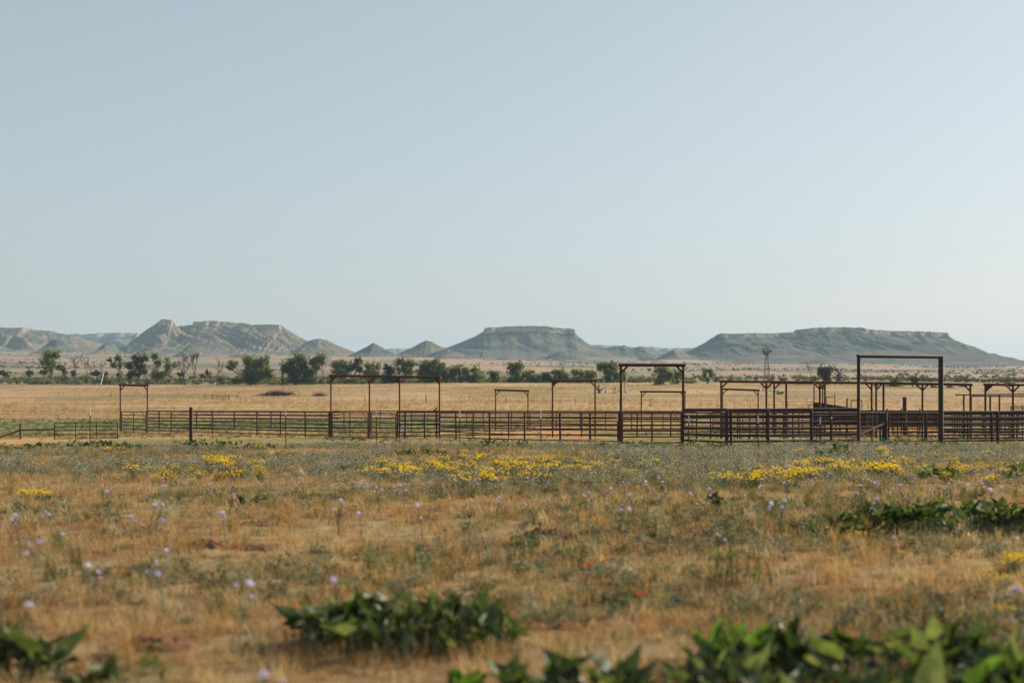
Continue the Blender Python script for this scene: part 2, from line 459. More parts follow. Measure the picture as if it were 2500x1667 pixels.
# ------------------------------------------------------------------ mesas and hills
def hill(name, sil, D, cap, cliff=9.0, w=45.0, L=130.0, tint=0, seed=0, spur=16.0, gul=7.0, skew=.5, label='', res=(260, 90), depth=None, floor=6.0, apron=0.0):
    """height field: sil = skyline points (pixel column, row) seen at distance D, cap = column spans that carry a cliff rim"""
    sil = np.array(sil, float)
    xs = X(sil[:, 0], D); zs = Z(sil[:, 1], D)
    # sharp points of the skyline are kept: put columns at them
    x0, x1 = xs[0], xs[-1]
    xg = np.unique(np.concatenate([np.linspace(x0, x1, res[0]), xs]))
    S = np.interp(xg, xs, zs)
    S = S + (fbm(xg * .05, xg * 0 + seed, seed + 5, 4, .65) - .5) * 3.4
    dep = depth or L * 3.2
    v = np.concatenate([-np.geomspace(dep * .9, 4, 24), np.linspace(0, w * .9, 5), w + np.geomspace(.5, dep, res[1])])   # toward the camera
    XX, VV = np.meshgrid(xg, v)
    SS = np.repeat(S[None, :], len(v), 0)
    capk = np.zeros_like(xg)
    for a, b in cap:
        A, B = X(a, D), X(b, D)
        capk = np.maximum(capk, np.clip((xg - A) / 6 + .5, 0, 1) * np.clip((B - xg) / 6 + .5, 0, 1))
    CK = np.repeat(capk[None, :], len(v), 0)
    wob = (fbm(XX * .02, XX * 0 + 3.3, seed + 9, 3) - .5) * 2            # the rim runs in and out
    wloc = w * (.25 + .75 * CK) * (1 + .8 * wob)
    t = np.maximum(VV - wloc, 0)                                           # metres in front of the rim
    tb = np.maximum(-VV - w * .5, 0)
    gz = G(XX, np.full_like(XX, D) - VV) - floor
    cl = cliff * CK * (.75 + .5 * fbm(XX * .06, XX * 0, seed + 2, 2))
    A = np.maximum(SS - cl - gz, .5)
    # spurs and gullies that run down the slope, slanting with skew
    u = XX - skew * t
    sp = fbm(u / 150.0, t / 420.0 + 5, seed + 1, 3)
    sp = 1 - np.abs(2 * sp - 1) * 1.9
    gu = 1 - np.abs(2 * fbm(u / 30.0, t / 200.0, seed + 3, 3) - 1) * 1.8
    amp = np.clip(t / (L * .8), 0, 1) * np.exp(-np.maximum(t - L * 1.1, 0) / (L * .7))
    z = SS - cl * np.clip(t / 2.5, 0, 1) - A * ((1 - apron) * (1 - np.exp(-np.maximum(t - 2.5, 0) / L * (1 + .25 * wob))) + apron * (1 - np.exp(-np.maximum(t - 2.5, 0) / (L * 4.5))))
    rel = np.clip(A / 60.0, .15, 1.2)
    z = z + amp * rel * (spur * (sp - .35) + gul * (gu - .4))
    z = z + (fbm(XX / 9.0, VV / 9.0, seed + 7, 2) - .5) * 1.6 * np.clip(t / 6, .2, 1)
    # a ledge half way down
    led = np.clip(t / 12, 0, 1)
    z = z + led * np.sin(z / 8.5 + 2 * fbm(XX / 80, VV / 80, seed + 8, 2)) * .5
    back = SS - cl * np.clip(tb / 2.5, 0, 1) - A * (1 - np.exp(-tb / (L * .8)))
    z = np.where(VV < 0, np.minimum(z, back), z)
    Y = D - VV
    # perspective: nearer ground covers a wider angle, keep plan positions
    V = np.stack([XX, Y, z], -1).reshape(-1, 3)
    nr, nc = XX.shape
    i = np.arange(nr - 1)[:, None] * nc + np.arange(nc - 1)[None, :]
    Q = np.stack([i, i + nc, i + 1 + nc, i + 1], -1).reshape(-1, 4)
    me = mesh_np(name, V, Q, True)
    rock = np.array([[.185, .13, .088], [.118, .102, .083]])[tint]
    scrub = np.array([[.098, .098, .062], [.056, .068, .055]])[tint]
    band = np.array([.40, .255, .16])
    tf = t.reshape(-1); n = fbm(V[:, 0] / 60, V[:, 1] / 60, seed + 11, 4); zz = V[:, 2]
    k = np.clip((n - .38) / .2, 0, 1)[:, None]
    c = rock[None] * (1 - k) + scrub[None] * k
    st = (.5 + .5 * np.sin(zz / 3.1 + 3 * vnoise(V[:, 0] / 120, V[:, 1] / 120, seed)))[:, None] * .14
    c = c * (1 - st) + band[None] * st
    onc = ((tf > .3) & (tf < 9) & (CK.reshape(-1) > .5))[:, None]
    c = np.where(onc, np.array([[.44, .31, .21]]), c)
    top = ((tf <= .3) & (CK.reshape(-1) > .5))[:, None]
    c = np.where(top, np.array([[.17, .165, .095]]), c)
    a = me.color_attributes.new('gcol', 'FLOAT_COLOR', 'POINT')
    a.data.foreach_set('color', np.concatenate([c, np.ones((len(c), 1))], 1).astype(np.float32).ravel())
    o = link(name, me, 'mesa_rock')
    return tag(o, label, None, None, 'structure')

hill('mesa', [(1030, 872), (1085, 851), (1092, 848), (1120, 838), (1146, 827), (1160, 822), (1181, 808), (1184, 801), (1210, 800), (1240, 797.5), (1290, 796.5), (1330, 798), (1350, 800), (1402, 803.5), (1404, 812), (1410, 820), (1428, 834), (1445, 845), (1470, 856), (1510, 872), (1540, 882)],
     4000, [(1183, 1403)], 13, 40, 150, 1, 1, spur=12, gul=3.5, skew=.5, label='flat topped mesa in the middle of the skyline', depth=1300, apron=.22, floor=10)
hill('mesa', [(1600, 880), (1660, 866), (1690, 853), (1720, 838), (1750, 819), (1755, 816), (1800, 815), (1830, 814), (1890, 813.5), (1940, 811.5), (1943, 807), (1946, 804.5), (1949, 807), (1950.5, 811), (1952, 804), (1990, 801), (2035, 799.5), (2090, 801), (2115, 805.5), (2140, 807), (2200, 809), (2260, 810), (2305, 812.5), (2310, 818), (2325, 828), (2338, 836), (2365, 855), (2388, 862), (2398, 859.5), (2414, 864), (2425, 863), (2450, 875), (2500, 889), (2560, 900)],
     3700, [(1753, 1941), (1951, 2309)], 9, 45, 170, 1, 2, spur=15, gul=4, skew=.5, label='long stepped mesa at the right of the skyline', res=(330, 120), depth=1500, apron=.28, floor=10)
hill('mesa', [(380, 860), (410, 830), (430, 801), (434, 797.5), (474, 793.5), (476, 787), (497, 786), (520, 784), (560, 787), (600, 790), (619, 794.5), (624, 792.5), (660, 793), (688, 794.5), (691, 799), (700, 805), (715, 813), (742, 829), (752, 833), (800, 850), (850, 864), (880, 872)],
     3900, [(475, 620), (623, 690)], 8, 30, 150, 0, 3, spur=16, gul=13, skew=1.0, label='gullied tan mesa left of centre with a rim at its right end', depth=1100, apron=.2, floor=10)
hill('hill', [(200, 880), (250, 868), (300, 851), (345, 815), (380, 791), (393, 782), (398, 779.5), (415, 781), (422, 782.5), (424, 788), (432, 797), (450, 812), (480, 838), (520, 860), (560, 878)],
     3800, [(391, 424)], 11, 12, 120, 0, 4, spur=20, gul=11, skew=.6, label='steep pyramid hill with a small rocky cap', res=(180, 90), depth=480)
hill('hill', [(-180, 830), (-120, 806), (-40, 798), (5, 799), (20, 801), (70, 802), (78, 805), (130, 808), (136, 812), (180, 818), (230, 838), (300, 862), (360, 880)],
     4100, [(-100, 75)], 7, 35, 160, 0, 5, spur=24, gul=9, skew=.5, label='broken tan ridge at the far left edge', res=(180, 90), depth=620)
hill('hill', [(720, 855), (752, 833), (765, 829), (781, 826), (790, 829), (803, 832), (822, 842), (850, 853), (880, 864), (900, 872)],
     3700, [], 0, 10, 90, 0, 6, spur=9, gul=6, skew=.5, label='low rounded hill beside the gullied mesa', res=(110, 60), depth=330)
hill('hill', [(840, 872), (865, 862), (890, 849), (908, 839), (912, 837.5), (918, 840), (935, 849), (958, 862), (985, 872)],
     3300, [], 0, 4, 70, 1, 7, spur=4, gul=3, skew=.3, label='small dark cone hill with a pointed top', res=(90, 50), depth=240)
hill('hill', [(955, 872), (975, 862), (1005, 849), (1030, 835), (1042, 831), (1055, 835), (1075, 846), (1110, 858), (1150, 872)],
     3500, [], 0, 6, 85, 0, 8, spur=8, gul=4, skew=.4, label='cone hill with a sunlit right flank beside the middle mesa', res=(100, 56), depth=280)
hill('hill', [(1015, 876), (1050, 864), (1075, 856), (1090, 851), (1102, 854), (1130, 866), (1165, 876)],
     3200, [], 0, 6, 75, 1, 9, spur=6, gul=4, skew=.4, label='low mound in front of the left foot of the middle mesa', res=(90, 46), depth=230)
hill('hill', [(1420, 870), (1450, 856), (1470, 849), (1500, 846), (1510, 847), (1523, 843.5), (1530, 846), (1545, 850), (1560, 846), (1572, 846), (1590, 853), (1620, 866), (1650, 876)],
     4200, [], 0, 8, 100, 1, 10, spur=12, gul=5, skew=.4, label='row of knobby hills between the middle and right mesas', res=(130, 60), depth=330)
hill('hill', [(1585, 884), (1615, 868), (1640, 855), (1645, 853), (1660, 858), (1690, 868), (1720, 880)],
     3300, [], 0, 6, 80, 0, 12, spur=8, gul=5, skew=.4, label='small ridge at the left foot of the right mesa', res=(90, 46), depth=240)
# far, blue tables
hill('mesa', [(150, 845), (176, 815.5), (200, 816), (215, 818), (260, 813.5), (345, 813.5), (380, 822), (420, 840)], 6200, [(176, 350)], 12, 60, 200, 1, 13, spur=20, gul=6, label='distant flat table behind the pyramid hill', res=(110, 50), depth=600)
hill('mesa', [(930, 872), (948, 851.5), (1010, 850.5), (1090, 848), (1110, 860)], 7600, [(948, 1090)], 10, 80, 200, 1, 14, spur=10, gul=4, label='faint blue table far behind the cone hills', res=(70, 40), depth=500)
hill('mesa', [(1380, 860), (1440, 842.5), (1500, 844), (1560, 849), (1590, 847), (1615, 850), (1700, 850), (1740, 850), (1780, 868)], 7200, [(1440, 1760)], 9, 80, 220, 1, 15, spur=14, gul=4, label='faint blue table far behind the knobby hills', res=(90, 40), depth=600)
hill('hill', [(2380, 890), (2440, 880), (2500, 879), (2600, 877), (2700, 885)], 8600, [], 0, 80, 220, 1, 16, spur=8, gul=4, label='faint low rise on the horizon at the far right', res=(60, 36), depth=500)
# foothill mounds in front of the mesas: (column, crest row, half width, distance, seed)
for k, (px, cr, hw, D, words) in enumerate([
        (365, 849, 60, 2900, 'dark mound below the left side of the pyramid hill'),
        (468, 842, 50, 2900, 'dark mound below the right side of the pyramid hill'),
        (265, 836, 45, 3300, 'dusky mound on the left flank of the pyramid hill'),
        (140, 826, 60, 3500, 'dusky mound below the broken ridge'),
        (590, 864, 65, 2600, 'dark mound in front of the gullied mesa'),
        (1365, 862, 70, 3200, 'mound at the sunlit foot of the middle mesa'),
        (1240, 870, 60, 2900, 'low bright mound under the middle mesa'),
        (1580, 871, 55, 2900, 'low mound on the plain under the knobby hills'),
        (1830, 876, 90, 2900, 'low lit mound under the left half of the right mesa'),
        (1990, 880, 90, 2800, 'low lit mound under the step of the right mesa'),
        (2170, 898, 90, 2500, 'long low mound behind the tall dark gate frame'),
        (2330, 892, 110, 2600, 'low mound at the right foot of the right mesa')]):
    sil = [(px + hw * t, cr + (Z(cr, D) - (Gs(X(px, D), D) - 3)) * F / D * (1 - math.exp(-2.6 * t * t))) for t in np.linspace(-1.3, 1.3, 19)]
    hill('foothill', sil, D, [], 0, 4, 60, k % 2, 20 + k, spur=6, gul=5, skew=.5, label=words, res=(80, 40), depth=220, floor=3)

# ------------------------------------------------------------------ corral: pipe fences, gates, overhead frames
def fence_run(name, label, ends, posts, H=1.65, rails=6, r=.04, pr=.06, m='rust_pipe_dark', group='rusty pipe corral fences', top_r=None, low=.16, cat='pipe fence', double_top=False):
    """ends = polyline of (column, distance); posts = columns that carry a post"""
    pts = [at(p, d) for p, d in ends]
    e = empty(name, pts[0], label, cat, group)
    cols = [p for p, d in ends]; ds = [d for p, d in ends]
    def P(px, z):
        # stay on the straight line between the ends in plan
        for k in range(len(ends) - 1):
            (a, da), (b, db) = ends[k], ends[k + 1]
            if min(a, b) - 1e-6 <= px <= max(a, b) + 1e-6 or k == len(ends) - 2:
                # intersect the viewing ray with the segment
                A = pts[k]; B = pts[k + 1]; s = (px - 1250) / F
                den = (B.x - A.x) - s * (B.y - A.y)
                t = (s * A.y - A.x) / den if abs(den) > 1e-9 else 0
                t = min(max(t, 0), 1)
                q = A.lerp(B, t)
                return Vector((q.x, q.y, q.z + z))
    top_r = top_r or r * 1.25
    hs = [low + (H - low) * (k / (rails - 1)) for k in range(rails)]
    for k, h in enumerate(hs):
        rr = top_r if k == rails - 1 else r
        for j in range(len(ends) - 1):
            ja, jb = random.uniform(-.018, .018), random.uniform(-.018, .018)
            pipe('rail', pts[j] + Vector((0, 0, h + ja)), pts[j + 1] + Vector((0, 0, h + jb)), rr, m, e)
            if double_top and k == rails - 1:
                pipe('rail', pts[j] + Vector((0, .0, h - .125)), pts[j + 1] + Vector((0, .0, h - .125)), rr * .8, m, e)
    for p in posts:
        thick = pr
        if isinstance(p, tuple): p, thick = p
        a = P(p, -.3); b = P(p, H + .02)
        off = Vector((0, -(r + thick) * .9, 0))
        pipe('post', a + off, b + off + Vector((random.uniform(-.03, .03), 0, random.uniform(-.01, .03))), thick * .82, m, e)
    return e

def gate(name, label, a, b, H=1.55, rails=6, r=.03, m='rust_pipe', verts=(.5,), low=.12, brace=False, group='pipe gates of the corral', chain=True):
    """gate panel between two points (column, distance)"""
    A = at(*a); B = at(*b)
    e = empty(name, A, label, 'gate', group)
    up = lambda q, z: q + Vector((0, 0, z))
    zs = [low + (H - low) * (k / (rails - 1)) for k in range(rails)]
    for z in zs: pipe('rail', up(A, z), up(B, z), r * .92, m, e)
    pipe('stile', up(A, low - .05), up(A, H + .03), r * 1.3, m, e)
    pipe('stile', up(B, low - .05), up(B, H + .03), r * 1.3, m, e)
    for t in verts:
        q = A.lerp(B, t); pipe('upright', up(q, low), up(q, H), r, m, e)
    if brace:
        q = A.lerp(B, .12); pipe('brace', up(B, low + .1), up(A.lerp(B, .55), H - .05), r * .8, m, e)
    if chain:
        q = A.lerp(B, .93)
        c = pipe('latch_bar', up(q, H + .12) + Vector((-.25, -.06, .05)), up(q, H * .72) + Vector((.06, -.06, 0)), .022, 'rust_pipe_dark', e)
    return e

def frame(name, label, posts, top, r=.055, m='rust_pipe_red', braces=True, plates=(), beam_r=None, over=.12, H_base=None, group='overhead gate frames of the corral', drop=0.0):
    """overhead frame: posts = [(column, distance)], top = rows of the beam at its two ends"""
    base = at(*posts[0])
    e = empty(name, base, label, 'overhead frame', group)
    beam_r = beam_r or r * 1.15
    n = len(posts)
    px = [p for p, d in posts]
    tops = []
    for (p, d) in posts:
        k = (p - px[0]) / max(px[-1] - px[0], 1e-6)
        tops.append(Z(top[0] * (1 - k) + top[1] * k, d))
    tp = []
    for (p, d), z in zip(posts, tops):
        g = at(p, d)
        q = Vector((g.x, g.y, z))
        tp.append(q)
        pipe('post', g + Vector((0, 0, -.3)), q, r * .76, m, e)
    dirv = (tp[-1] - tp[0]).normalized()
    pipe('beam', tp[0] - dirv * over, tp[-1] + dirv * over, beam_r, m, e)
    if braces:
        s = .42
        for i, q in enumerate(tp):
            for sg in (-1, 1):
                if (i == 0 and sg < 0) or (i == n - 1 and sg > 0): continue
                if (i, sg) in plates:
                    b = MB()
                    b.prism([q + Vector((0, 0, -.04)) - base, q + dirv * sg * s * 1.15 + Vector((0, 0, -.04)) - base, q + Vector((0, 0, -s * 1.15)) - base], (0, .02, 0))
                    b.build('gusset_plate', m, e)
                else:
                    pipe('knee_brace', q + dirv * sg * s, q + Vector((0, 0, -s)), r * .62, m, e)
    return e

# --- left part
e = empty('brace_assembly', at(50, 88), 'low rusty brace post with sloping rail at the left edge', 'fence brace')
b0 = at(50, 88); b1 = at(132, 87)
pipe('post', b0 + Vector((0, 0, -.2)), b0 + Vector((0, 0, .95)), .055, 'rust_pipe_red', e)
pipe('rail', b0 + Vector((0, 0, .55)), b1 + Vector((0, 0, .62)), .045, 'rust_pipe', e)
pipe('brace', b0 + Vector((0, 0, .55)), at(-14, 87, .02), .05, 'rust_pipe', e)
gate('pipe_gate', 'low five rail pasture gate at the far left of the corral', (133, 87), (287, 89), 1.02, 5, .026, 'rust_pipe', (.33, .66), .06, group=None)

frame('overhead_frame', 'tall narrow rusty frame at the left end of the corral', [(294, 112), (360, 111)], (940, 941), .075, 'rust_pipe_red')
gate('pipe_gate', 'narrow gate hung under the leftmost tall frame', (297, 111.6), (357, 105), 1.62, 7, .034, 'rust_pipe_dark', (.5,), .05)
fence_run('corral_fence', 'pipe fence running from the leftmost frame to the four post frame', [(360, 111), (520, 104), (807, 92)], [(360, .085), 418.5, 519, 628.6, 685, 746, (805, .09)], 1.66, 7, .036, .06)
fence_run('corral_fence', 'second pipe fence set back behind the long left run', [(360, 121), (700, 119), (830, 118)], [389, 481, 573, 662, 745], 1.55, 6, .034, .07)

# --- four post frame and its gates
frame('overhead_frame', 'wide four post rusty frame left of centre with plates in its corners', [(808, 92), (902, 91.2), (975.5, 90.6), (1073, 90)], (917, 921), .068, 'rust_pipe_red', True, {(0, 1), (3, -1), (2, -1)}, .08)
gate('pipe_gate', 'gate in the left bay of the four post frame', (811, 91.8), (899, 89.5), 1.64, 6, .036, 'rust_pipe_dark', (.5,), .08)
gate('pipe_gate', 'gate in the middle bay of the four post frame', (906, 90.9), (967, 89.2), 1.6, 6, .036, 'rust_pipe_dark', (), .08)
fence_run('corral_fence', 'short fence panel in the right bay of the four post frame', [(969, 90.7), (1073, 90)], [(970, .07), (989, .075), 1037, (1066, .07), (1073, .08)], 1.67, 7, .038, .06)
fence_run('corral_fence', 'front pipe fence between the four post frame and the tall centre frame', [(1073, 89.6), (1196, 82), (1516, 75.6)], [1114, (1196, .07), 1281, (1368, .075), (1441, .07), (1512, .085)], 1.68, 6, .036, .06)
fence_run('corral_fence', 'inner pipe fence behind the front run left of the tall centre frame', [(1073, 93), (1300, 94.5), (1700, 97)], [1155, 1242, 1349, 1420, 1453, 1555, 1637], 1.62, 6, .034, .06)
fence_run('corral_fence', 'back pipe fence along the far side of the middle pens', [(812, 119), (1250, 119), (1720, 117)], [840, 905, 928, 1005, 1140, 1180, 1248, 1294, 1358, 1417, 1478, 1542, 1618, 1690], 1.58, 6, .03, .05)
frame('overhead_frame', 'low narrow frame left of centre behind the inner fence', [(1210, 118), (1289, 117)], (952, 954), .07, 'rust_pipe_red')
frame('overhead_frame', 'plain tall frame without lower braces left of the tall centre frame', [(1349, 94.5), (1453, 95.5)], (928, 928.5), .075, 'rust_pipe_red', True, {(0, 1)}, .075)
# --- tall centre frame with gate
frame('overhead_frame', 'tall braced frame over the centre gate', [(1516, 75.4), (1668, 75.8)], (891, 891.5), .09, 'rust_pipe', True, (), .085)
gate('pipe_gate', 'wide gate hung under the tall centre frame', (1519, 75.3), (1664, 75.9), 1.66, 6, .045, 'rust_pipe_red', (.5,), .1)
frame('overhead_frame', 'low frame seen through the tall centre frame', [(1566, 118), (1672, 117)], (956, 956.5), .07, 'rust_pipe_red')

# --- right part
fence_run('corral_fence', 'heavy dark pipe fence between the centre frame and the big dark frame', [(1670, 75.8), (1773, 71.6), (2094, 73.6)], [(1773, .11), (1784, .07), (1874, .095), (1980, .1), (2028, .075)], 1.84, 6, .062, .08, top_r=.078, low=.24)
frame('overhead_frame', 'big dark frame at the right, one post thicker than the other', [(2096, 73.2), (2297, 76.4)], (869, 871), .11, 'rust_pipe_dark', False, (), .1, .06)
fp = [o for o in bpy.data.objects if o.name.startswith('post')][-1]
fp.scale = (.135, .135, fp.scale[2] * 1.006)
e = fence_run('corral_fence', 'pipe fence with a diagonal brace under the big dark frame', [(1982, 74.3), (2158, 76.2)], [(2148, .06), (2160, .19)], 1.66, 3, .05, .06, top_r=.065)
pipe('brace', at(2046, 73.4, .02), at(2156, 75.7, 1.08), .07, 'rust_pipe', e)
fence_run('corral_fence', 'three rail fence between the corner post and the thick post', [(2163, 76.2), (2297, 77.2)], [(2258, .10), 2168], 1.66, 4, .042, .07, top_r=.065)
fence_run('corral_fence', 'dark pipe fence running out of the picture at the right', [(2300, 77.4), (2640, 80)], [(2434, .10), 2420, (2540, .1)], 1.72, 6, .055, .07, top_r=.075)
fence_run('corral_fence', 'second dark fence just behind the one at the right edge', [(2300, 84), (2640, 86)], [2352, 2361, 2368, 2472, 2481, 2560], 1.62, 5, .055, .06)
# pens behind
fence_run('corral_fence', 'inner pen fence behind the heavy dark run', [(1672, 90), (1980, 88), (2300, 90)], [1700, 1735, 1800, 1806, 1830, 1846, 1912, 1916, 1935, 1994, 2066, 2098, 2190, 2240], 1.62, 6, .034, .055)
fence_run('corral_fence', 'middle pen fence two rows behind the heavy dark run', [(1740, 104), (2100, 102), (2560, 103)], [1760, 1782, 1863, 1889, 1893, 1935, 1950, 2002, 2050, 2125, 2180, 2262, 2330, 2400, 2486], 1.62, 6, .034, .06)
fence_run('corral_fence', 'back pen fence along the far side of the right pens', [(1720, 117), (2100, 116), (2640, 117)], list(np.arange(1740, 2620, 36.5)), 1.6, 6, .034, .05)
fence_run('corral_fence', 'close set upright panel fence at the right of the back pens', [(2296, 110), (2460, 110)], list(np.arange(2300, 2460, 6.2)), 1.55, 3, .03, .022)
for px0, d0, px1, d1, words in [(1760, 90, 1775, 117, 'cross fence of the first pen behind the heavy run'), (1872, 89, 1868, 104, 'cross fence of the second pen behind the heavy run'),
                                (2002, 89, 1985, 117, 'cross fence leading to the dark loading chute'), (2126, 90, 2098, 116, 'cross fence behind the big dark frame'),
                                (2369, 85, 2330, 116, 'cross fence right of the thick dark post'), (2473, 86, 2420, 117, 'cross fence near the right edge of the pens')]:
    A_, B_ = at(px0, d0), at(px1, d1)
    e = empty('corral_fence', A_, words, 'pipe fence', 'cross fences between the right pens')
    for k in range(6):
        h = .2 + k * .28 + random.uniform(-.03, .03)
        pipe('rail', A_ + Vector((0, 0, h)), B_ + Vector((0, 0, h)), .03, 'rust_pipe_dark', e)
    nP = 7
    for k in range(nP):
        q = A_.lerp(B_, k / (nP - 1)); pipe('post', q + Vector((.06, 0, -.3)), q + Vector((.06, 0, 1.64)), .05, 'rust_pipe_dark', e)
frame('overhead_frame', 'long many post frame right of centre', [(1760.6, 90), (1871, 89), (2001.6, 89), (2128, 90)], (931, 935), .085, 'rust_pipe_red', True, (), .08)
frame('overhead_frame', 'rear frame whose posts stand between those of the long frame', [(1890, 96), (2014, 96)], (934.5, 935.5), .085, 'rust_pipe', True, (), .07)
frame('overhead_frame', 'low narrow frame nested under the left end of the long frame', [(1764, 116), (1851, 115)], (949.6, 952.5), .07, 'rust_pipe_red')
frame('overhead_frame', 'three post frame seen through the big dark frame', [(2139, 90), (2252, 90), (2369, 90)], (935, 939), .085, 'rust_pipe', True, (), .085)
frame('overhead_frame', 'frame cut off by the right edge of the picture', [(2405.7, 86), (2473, 85), (2590, 85)], (938.5, 941), .085, 'rust_pipe', True, {(0, 1)}, .07)
frame('low_frame', 'low pair of rails left of the cut off frame', [(2353, 106), (2440, 108), (2560, 108)], (963.5, 961.5), .09, 'rust_pipe', False, (), .05, .7)
frame('low_frame', 'low rail on three posts under the cut off frame', [(2371, 104), (2417.5, 104), (2560, 104)], (967, 967.5), .09, 'rust_pipe', False, (), .05)
for px, py0, d, rr, words in [(1987.5, 940, 108, .05, 'thin free standing pipe left of the loading chute'), (2008.5, 940, 108, .05, 'thin free standing pipe at the loading chute'), (1919.5, 937, 93, .07, 'single dark pipe post under the long frame'),
                              (2157, 938, 95, .075, 'dark single post beside the three post frame'), (2208.6, 970, 100, .14, 'stubby thick post in the pens behind the big dark frame'),
                              (2068, 973, 110, .06, 'thin short pipe right of the loading chute')]:
    g = at(px, d); e = empty('pipe_post', g, words, 'post', 'single pipe posts in the pens')
    pipe('shaft', g + Vector((0, 0, -.3)), Vector((g.x, g.y, Z(py0, d))), rr, 'rust_pipe', e)
    pipe('cap', Vector((g.x, g.y, Z(py0, d))), Vector((g.x, g.y, Z(py0, d) + .03)), rr * 1.12, 'rust_pipe_dark', e)
# loading chute: sheet steel sides that slope down to the right
def chute():
    A = at(1986, 101); e = empty('loading_chute', A, 'dark sheet steel loading chute with a sloping top', 'loading chute')
    for dd in (0, 3.2):
        d = 101 + dd
        a = at(1987 - dd * .0, d); b_ = at(2098, d); c_ = at(2292, d)
        za, zb = Z(983.5, 101), Z(1001, 101)
        b = MB()
        b.prism([Vector((a.x, d, a.z + .75)) - A, Vector((b_.x, d, b_.z + .75)) - A, Vector((b_.x, d, zb)) - A, Vector((a.x, d, za)) - A], (0, .03, 0))
        b.build('side_sheet', 'rust_sheet', e)
        b = MB()
        b.prism([Vector((b_.x + .02, d + .01, b_.z + .55)) - A, Vector((c_.x, d + .01, c_.z + .55)) - A, Vector((c_.x, d + .01, zb - .1)) - A, Vector((b_.x + .02, d + .01, zb - .1)) - A], (0, .03, 0))
        b.build('side_sheet', 'rust_sheet', e)
        for px in (1986, 2012, 2040, 2068, 2098, 2130, 2165, 2200, 2245, 2292):
            g = at(px, d); k = min(max((px - 1987) / (2098 - 1987), 0), 1)
            zt = za * (1 - k) + zb * k
            pipe('post', g + Vector((0, -.08, -.3)), Vector((g.x, d - .08, zt + .03)), .05, 'rust_pipe', e)
    # catwalk hand rails
    for (p0, z0, p1, z1) in [(2017, 969, 2038, 968), (2078, 977, 2104, 976.5), (1975.5, 988, 1987, 989)]:
        d = 101.5
        pipe('hand_rail', Vector((X(p0, d), d, Z(z0, d))), Vector((X(p1, d), d, Z(z1, d))), .025, 'rust_pipe_dark', e)
        pipe('hand_rail_post', Vector((X(p0, d), d, Z(z0, d))), Vector((X(p0, d), d, Z(1004, d))), .028, 'rust_pipe_dark', e)
        pipe('hand_rail_post', Vector((X(p1, d), d, Z(z1 - 9 if p1 == 2038 else z1, d))), Vector((X(p1, d), d, Z(1004, d))), .028, 'rust_pipe_dark', e)
chute()
# small rail cradle on the fence at the right edge
g = at(2468, 83); e = empty('gate_top', Vector((X(2468, 83), 83, Z(993, 83))), 'small gate top showing above the fence at the right edge', 'gate')
for z in (992, 996.5, 1002):
    pipe('rail', Vector((X(2468, 83), 83, Z(z, 83))), Vector((X(2530, 83), 83, Z(z, 83))), .022, 'rust_pipe_dark', e)
for p in (2468, 2496, 2529):
    pipe('stile', Vector((X(p, 83), 83, Z(991, 83))), Vector((X(p, 83), 83, Gs(X(p, 83), 83))), .03, 'rust_pipe_dark', e)

# --- wire fence in front: steel T posts with white tips, one heavy pipe post
def near_wire_fence():
    e = empty('wire_fence', at(220, 75), 'wire fence on slim red posts with white tips in front of the corral', 'wire fence')
    spec = [(-60, 992, 1084), (220, 993, 1084), (466.4, 993, 1081), (698, 994, 1087), (919, 997, 1090), (1122, 1001, 1084), (1321, 1004, 1088), (1508, 1011, 1088), (1680, 1015, 1088), (1851, 1015, 1097), (2003, 1018, 1095)]
    tops = []
    for px, t, b in spec:
        d = min(d_of_row(b), 76.0)
        g = at(px, d); zt = Z(t, d); h = zt - g.z
        tops.append((g, h))
        if px == 466.4:
            p = pipe('corner_post', g + Vector((0, 0, -.3)), g + Vector((0, 0, h - .08)), .10, 'rust_pipe_dark', e)
            q = MB(); q.tube([(0, 0, 0), (0, 0, .05), (0, 0, .08)], [.10, .08, .02], 10)
            c = q.build('post_cap', 'rust_pipe_dark', e, g + Vector((0, 0, h - .08)) - e.location)
            continue
        # T section: flange and web
        m_ = MB(); hh = h * .78
        m_.box((0, 0, hh / 2 - .15), (.026, .006, hh / 2 + .15)); m_.box((0, .022, hh / 2 - .15), (.006, .018, hh / 2 + .15))
        p = m_.build('post', 'post_red', e, g - e.location)
        m2 = MB(); m2.box((0, 0, (h + hh) / 2), (.026, .007, (h - hh) / 2)); m2.box((0, .022, (h + hh) / 2), (.007, .018, (h - hh) / 2))
        m2.build('white_tip', 'white_paint', p)
        tilt = random.uniform(-.02, .03); p.rotation_euler = (random.uniform(-.015, .015), tilt, random.uniform(-.4, .4))
    for f in (.22, .45, .68, .9):
        w = MB()
        for k in range(len(tops) - 1):
            (a, ha), (b, hb) = tops[k], tops[k + 1]
            A_ = a + Vector((0, 0, ha * f)); B_ = b + Vector((0, 0, hb * f))
            pts = [A_.lerp(B_, t) - Vector((0, 0, .05 * 4 * t * (1 - t))) - e.location for t in np.linspace(0, 1, 6)]
            w.tube(pts, .0035, 4, False)
        w.build('wire', 'wire', e)
near_wire_fence()

